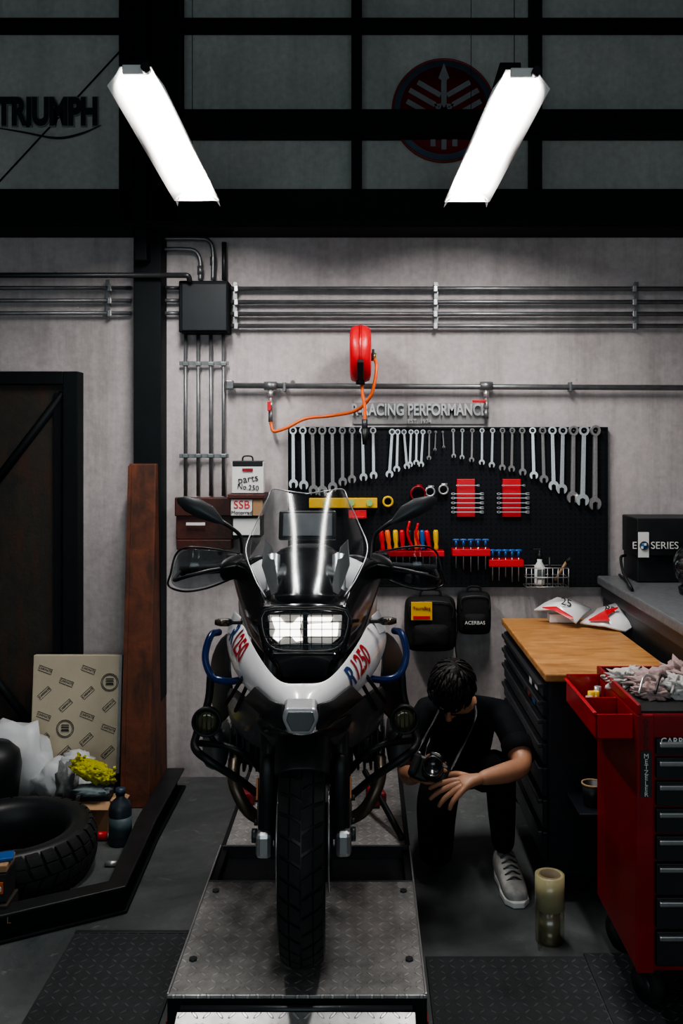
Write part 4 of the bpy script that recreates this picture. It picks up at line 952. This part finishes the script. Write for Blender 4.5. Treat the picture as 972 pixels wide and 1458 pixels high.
pel=V((.41,3.95,.30)); 
nodes={'pel':(pel,(.15,.13)),'belly':(V((.405,3.84,.42)),(.15,.125)),'chest':(V((.40,3.72,.55)),(.165,.12)),'upch':(V((.395,3.65,.625)),(.14,.09)),
 'neck':(V((.375,3.58,.675)),.058),'neck2':(V((.36,3.54,.715)),.052),
 'shL':(V((.545,3.64,.62)),.075),'uaL':(V((.575,3.53,.565)),.060),'sleeveL':(V((.583,3.46,.53)),.054),'elL':(V((.588,3.39,.495)),.041),'faL':(V((.51,3.325,.495)),.040),'wrL':(V((.40,3.265,.495)),.024),
 'shR':(V((.245,3.64,.62)),.075),'uaR':(V((.195,3.60,.53)),.058),'sleeveR':(V((.178,3.585,.48)),.052),'elR':(V((.165,3.56,.41)),.040),'faR':(V((.17,3.48,.43)),.038),'wrR':(V((.185,3.37,.462)),.024),
 'hipL':(V((.49,3.90,.29)),.10),'thL':(V((.515,3.68,.38)),.088),'knL':(V((.52,3.50,.45)),.066),'shnL':(V((.53,3.53,.27)),.058),'anL':(V((.542,3.56,.10)),.045),
 'hipR':(V((.33,3.90,.29)),.10),'thR':(V((.29,3.72,.20)),.088),'knR':(V((.275,3.52,.085)),.066),'shnR':(V((.29,3.72,.075)),.055),'anR':(V((.30,3.92,.06)),.042)}
edges=[('pel','belly'),('belly','chest'),('chest','upch'),('upch','neck'),('neck','neck2'),('upch','shL'),('shL','uaL'),('uaL','sleeveL'),('sleeveL','elL'),('elL','faL'),('faL','wrL'),
 ('upch','shR'),('shR','uaR'),('uaR','sleeveR'),('sleeveR','elR'),('elR','faR'),('faR','wrR'),('pel','hipL'),('hipL','thL'),('thL','knL'),('knL','shnL'),('shnL','anL'),('pel','hipR'),('hipR','thR'),('thR','knR'),('knR','shnR'),('shnR','anR')]
def bm_(a,b,t):
    if b in('elL','elR','faL','faR','wrL','wrR') or (b=='neck2') : return skin
    if b in('hipL','thL','knL','shnL','anL','hipR','thR','knR','shnR','anR'): return pants
    return cloth
skinmesh('body',nodes,edges,'pel',bm_)
for a,b,r in (('sleeveL','elL',.056),('sleeveR','elR',.054)):
    p=nodes[a][0]; q=nodes[b][0]; u=nodes['ua'+a[-1]][0]
    lathe('sleeve',[(r+.004,-.05),(r+.004,.02),(r-.002,.02),(r-.004,-.05)],p.lerp(q,.1),(q-u),cloth,24,closed=True)
lathe('collar',[(.058,-.015),(.066,-.012),(.062,.012),(.055,.014)],nodes['neck'][0]-V((0,-.01,.012)),V((-.15,-.4,.45)),cloth,24,closed=True)
Hm=Matrix.Translation((.335,3.49,.755))@Euler((math.radians(58),math.radians(5),math.radians(-14)),'XYZ').to_matrix().to_4x4()
def hd_pt(v): return Hm@V(v)
bm=bmesh.new(); bmesh.ops.create_uvsphere(bm,u_segments=32,v_segments=24,radius=1); vs=[]
for v in bm.verts:
    x,y,z=v.co
    X=x*.074; Yv=y*.092; Z=z*.112
    if z<0: X*=1-.34*(-z)**1.5; Yv*=1-.18*(-z) if y>0 else 1-.02*(-z)
    if y<0: Yv*=.92; 
    for ex in (-.3,.3):
        dd=((x-ex)/.2)**2+((z-.02)/.12)**2
        if y<-.3: Yv+=.008*math.exp(-dd)
    if y<-.3: Yv-=.006*math.exp(-(((z-.2)/.08)**2))*(1 if abs(x)<.6 else .3)
    if y<-.3: Yv-=.008*math.exp(-((z+.78)/.16)**2-(x/.3)**2)
    vs.append(hd_pt((X,Yv,Z)))
fs=[[q.index for q in f.verts] for f in bm.faces]; bm.free()
mesh('head',vs,fs,skin,smooth=True,sub=1)
def hloft(nm,pts,r,m): sweep(nm,[hd_pt(p) for p in pts],r,m,seg=10)
hloft('nose',[(0,-.083,.012),(0,-.094,-.010),(0,-.104,-.028),(0,-.094,-.036)],[.006,.009,.013,.006],skin)
for s in (-1,1):
    blob('nostril',hd_pt((s*.011,-.093,-.032)),(.007,.008,.006),skin); blob('eye',hd_pt((s*.027,-.078,.004)),(.011,.008,.006),wplast); blob('iris',hd_pt((s*.027,-.085,.002)),(.0045,.0035,.0045),ink)
    hloft('eyelid',[(s*.014,-.086,.006),(s*.027,-.089,.011),(s*.040,-.080,.005)],.003,skin); hloft('eyebrow',[(s*.012,-.091,.022),(s*.028,-.091,.028),(s*.045,-.078,.022)],[.003,.004,.002],hairm)
    hloft('ear',[(s*.072,.0,.02),(s*.084,.012,.026),(s*.086,.016,.004),(s*.078,.006,-.022),(s*.070,.0,-.026)],[.004,.007,.008,.006,.004],skin)
hloft('lip_upper',[(-.022,-.082,-.055),(-.008,-.090,-.052),(0,-.089,-.054),(.008,-.090,-.052),(.022,-.082,-.055)],[.002,.0045,.004,.0045,.002],lips); hloft('lip_lower',[(-.018,-.082,-.058),(0,-.089,-.063),(.018,-.082,-.058)],[.002,.006,.002],lips)
bm=bmesh.new(); bmesh.ops.create_icosphere(bm,subdivisions=4,radius=1); vs=[];keep=[]
for v in bm.verts:
    x,y,z=v.co; s=1+.10*noise.noise(V((x*5,y*5,z*5)))+.05*noise.noise(V((x*14,y*14,z*8)))
    vs.append(hd_pt((x*.088*s,y*.108*s+.004,z*.128*s+.006)))
    keep.append( (z>.30 and y<-.3) or (y>=-.3 and z>-.05-.45*max(0,y)) )
fs=[[q.index for q in f.verts] for f in bm.faces if all(keep[q.index] for q in f.verts)]
bm.free(); mesh('hair',vs,fs,hairm,smooth=True,solid=.012,fix=False)
for i in range(170):
    th=rng.uniform(0,2*math.pi); ph=rng.uniform(.15,1.)
    n=V((math.cos(th)*math.sqrt(1-ph*ph),math.sin(th)*math.sqrt(1-ph*ph),ph))
    if n.y<-.5 and n.z<.35: continue
    p=V((n.x*.087,n.y*.107+.004,n.z*.127+.006)); crown=V((.1,.55,.85)).normalized(); tq=n-crown*n.dot(crown)+V((rng.uniform(-.2,.2),-.35,0))
    tq=(tq-n*tq.dot(n)).normalized()
    sweep('hair_lock',[hd_pt(p-tq*.014-n*.004),hd_pt(p+tq*.010+n*.003),hd_pt(p+tq*.030+n*.002)],[.008,.007,.0015],hairm,seg=6,res=3,flat=.5)
def hand(nm,wr,direc,palmn,thumb_side,curl,spread=.22,sc=1.,tcurl=.4,arm=None):
    x=V(direc).normalized(); n=V(palmn).normalized(); n=(n-x*n.dot(x)).normalized(); y=n.cross(x)*thumb_side
    W=V(wr); nodes={'w':(W,(.024*sc,.020*sc)),'m':(W+x*.035*sc,(.032*sc,.017*sc))}; ed=[('w','m')]
    if arm is not None: nodes['a']=(W-(W-V(arm)).normalized()*.03,(.026*sc,.024*sc)) ; ed.append(('a','w'))
    offs=[.030,.010,-.011,-.030]; lens=[(.040,.024,.019),(.045,.028,.020),(.041,.026,.019),(.032,.020,.017)]
    for f in range(4):
        k=W+x*(.088-.004*abs(f-1))*sc+y*offs[f]*sc; nodes['k%d'%f]=(k,(.0115*sc,.0115*sc)); 
        mid=W+x*.058*sc+y*offs[f]*.75*sc; nodes['p%d'%f]=(mid,(.013*sc,.014*sc)); ed+=[('m','p%d'%f),('p%d'%f,'k%d'%f)]
        ang=0; pos=k; dirv=(x+y*(spread*(1.2-f*.75)*.6)).normalized(); c=curl[f] if isinstance(curl,(list,tuple)) else curl; prev='k%d'%f
        for j in range(3):
            ang+=c*(.8,1.1,.8)[j]; dv=dirv*math.cos(ang)+n*math.sin(ang); pos=pos+dv*lens[f][j]*sc
            q='f%d%d'%(f,j); nodes[q]=(pos,((.0095,.0085,.0070)[j]*sc,)*2); ed.append((prev,q)); prev=q
    t0=W+x*.028*sc+y*.030*sc; t1=t0+(x*.6+y*.8+n*.25).normalized()*.036*sc; t2=t1+(x*.85+y*.45+n*tcurl).normalized()*.032*sc; t3=t2+(x*.95+y*.1+n*tcurl*1.5).normalized()*.024*sc
    nodes.update({'t0':(t0,.015*sc),'t1':(t1,.0125*sc),'t2':(t2,.0105*sc),'t3':(t3,.008*sc)}); ed+=[('m','t0'),('t0','t1'),('t1','t2'),('t2','t3')]
    skinmesh(nm,nodes,ed,'m',lambda a,b,t:skin)
hand('hand_left',nodes['wrL'][0],(-1,-.35,-.22),(-.25,.35,-1),1,[.25,.3,.35,.45],.5,1.05,.2,nodes['faL'][0])
hand('hand_right',nodes['wrR'][0],(.35,-.55,.35),(.75,.35,-.35),-1,[.75,.75,.8,.8],.1,1.0,.4,nodes['faR'][0])
def shoe(px,py,zf,yaw,m,s=1.):
    Rm=Matrix.Translation((px,py,zf))@Matrix.Rotation(yaw,4,'Z')
    secs=[(.13,.045,.036,.038),(.115,.055,.044,.052),(.06,.055,.046,.058),(.0,.050,.045,.048),(-.06,.040,.048,.036),(-.12,.034,.046,.030),(-.155,.028,.034,.022)]
    vs=[];fs=[];sg=18
    for y,cz,hw,hh in secs:
        for k in range(sg):
            t=2*math.pi*k/sg; ca,sa=math.cos(t),math.sin(t); vs.append(Rm@V((hw*math.copysign(abs(ca)**.75,ca),y,max(.004,cz+hh*math.copysign(abs(sa)**.75,sa)))))
    for i in range(len(secs)-1):
        for k in range(sg): fs.append((i*sg+k,i*sg+(k+1)%sg,(i+1)*sg+(k+1)%sg,(i+1)*sg+k))
    fs+=[list(range(sg)),[(len(secs)-1)*sg+k for k in range(sg)]]
    mesh('shoe_upper',vs,fs,m,smooth=True,sub=1)
    out=[(.0,.142),(.035,.12),(.045,.06),(.044,0),(.052,-.07),(.046,-.13),(.02,-.165),(-.02,-.165),(-.046,-.13),(-.05,-.07),(-.042,0),(-.045,.06),(-.035,.12)]
    prism('shoe_sole',[Rm@V((a,b,0)) for a,b in out],(0,0,.022),wplast,.004)
    for i in range(5): 
        y=-.085+i*.028; z=.072+i*.009; sweep('shoe_lace',[Rm@V((-.028,y,z-.008)),Rm@V((0,y,z+.006)),Rm@V((.028,y,z-.008))],.0035,dgrey,seg=6)
shoem=M('worn_white_canvas',(.44,.43,.41),.8,var=.4,ns=30,bump=.2)
shoe(.552,3.49,.001,.06,shoem); 
shoe(.30,4.03,.03,.0,M('shaded_white_canvas',(.03,.03,.03),.8))  # mate of the white shoe, shade put into its colour
G('dslr_camera')
Cm=Matrix.Translation((.235,3.315,.505))@Euler((math.radians(-35),math.radians(18),math.radians(-15)),'XYZ').to_matrix().to_4x4()
def cb(nm,c,sz,m,b=.006):
    a,bb,cc=[q/2 for q in sz]; vs=[Cm@(V(c)+V((x,y,z))) for x in(-a,a) for y in(-bb,bb) for z in(-cc,cc)]
    mesh(nm,vs,[(0,1,3,2),(4,6,7,5),(0,4,5,1),(2,3,7,6),(0,2,6,4),(1,5,7,3)],m,bevel=b)
cb('body',(0,0,0),(.135,.045,.085),black,.012); cb('grip',(-.055,-.025,-.005),(.03,.04,.08),rubber,.010); cb('prism_hump',(.005,-.005,.052),(.05,.045,.03),black,.010); cb('hot_shoe',(.005,0,.069),(.02,.02,.004),silver,.001)
ax=(Cm.to_3x3()@V((0,-1,0)))
lathe('lens',[(0,0),(.036,0),(.036,.03),(.038,.032),(.038,.06),(.035,.062),(.037,.066),(.037,.095),(.031,.095),(.029,.085),(0,.083)],Cm@V((.012,-.02,-.004)),ax,gblack,32)
lathe('lens_ring',[(.0385,.04),(.0395,.04),(.0395,.055),(.0385,.055)],Cm@V((.012,-.02,-.004)),ax,rubber,32,closed=True)
cyl('shutter_button',Cm@V((-.055,-.03,.036)),Cm@V((-.055,-.03,.044)),.007,silver); cyl('mode_dial',Cm@V((.045,.005,.042)),Cm@V((.045,.005,.054)),.012,black)
sweep('neck_strap',[Cm@V((-.068,0,.03)),V((.20,3.40,.56)),V((.27,3.50,.64)),V((.30,3.56,.68))],.006,black,flat=.3); sweep('neck_strap_b',[Cm@V((.068,0,.03)),V((.34,3.36,.54)),V((.42,3.49,.64)),V((.43,3.56,.68))],.006,black,flat=.3)
# ------------------------------------------------------------ centre group origins
bpy.context.view_layer.update()
for e in groups:
    if e is bike: continue
    ch=[c for c in e.children]
    if not ch: bpy.data.objects.remove(e); continue
    pts=[c.matrix_world@V(b) for c in ch for b in c.bound_box]
    lo_=V([min(p[i] for p in pts) for i in range(3)]); hi=V([max(p[i] for p in pts) for i in range(3)])
    c0=V(((lo_.x+hi.x)/2,(lo_.y+hi.y)/2,lo_.z)); e.location=c0
    for c in ch: c.location=c.location-c0
# ------------------------------------------------------------ world, camera
w=bpy.data.worlds.new('world'); bpy.context.scene.world=w; w.use_nodes=True
w.node_tree.nodes['Background'].inputs[0].default_value=(.02,.03,.035,1); w.node_tree.nodes['Background'].inputs[1].default_value=.5
cam=bpy.data.cameras.new('camera'); co=bpy.data.objects.new('camera',cam); bpy.context.scene.collection.objects.link(co)
co.location=(0,0,H); co.rotation_euler=(math.pi/2,0,0)
cam.sensor_fit='VERTICAL'; cam.sensor_height=36; cam.lens=F*36/1458; cam.shift_x=-33/1458; cam.shift_y=-99/1458; cam.clip_start=.05
bpy.context.scene.camera=co
vs_=bpy.context.scene.view_settings
vs_.view_transform='AgX'
try: vs_.look='AgX - Medium High Contrast'
except Exception as ex: print(ex)
vs_.exposure=0.35
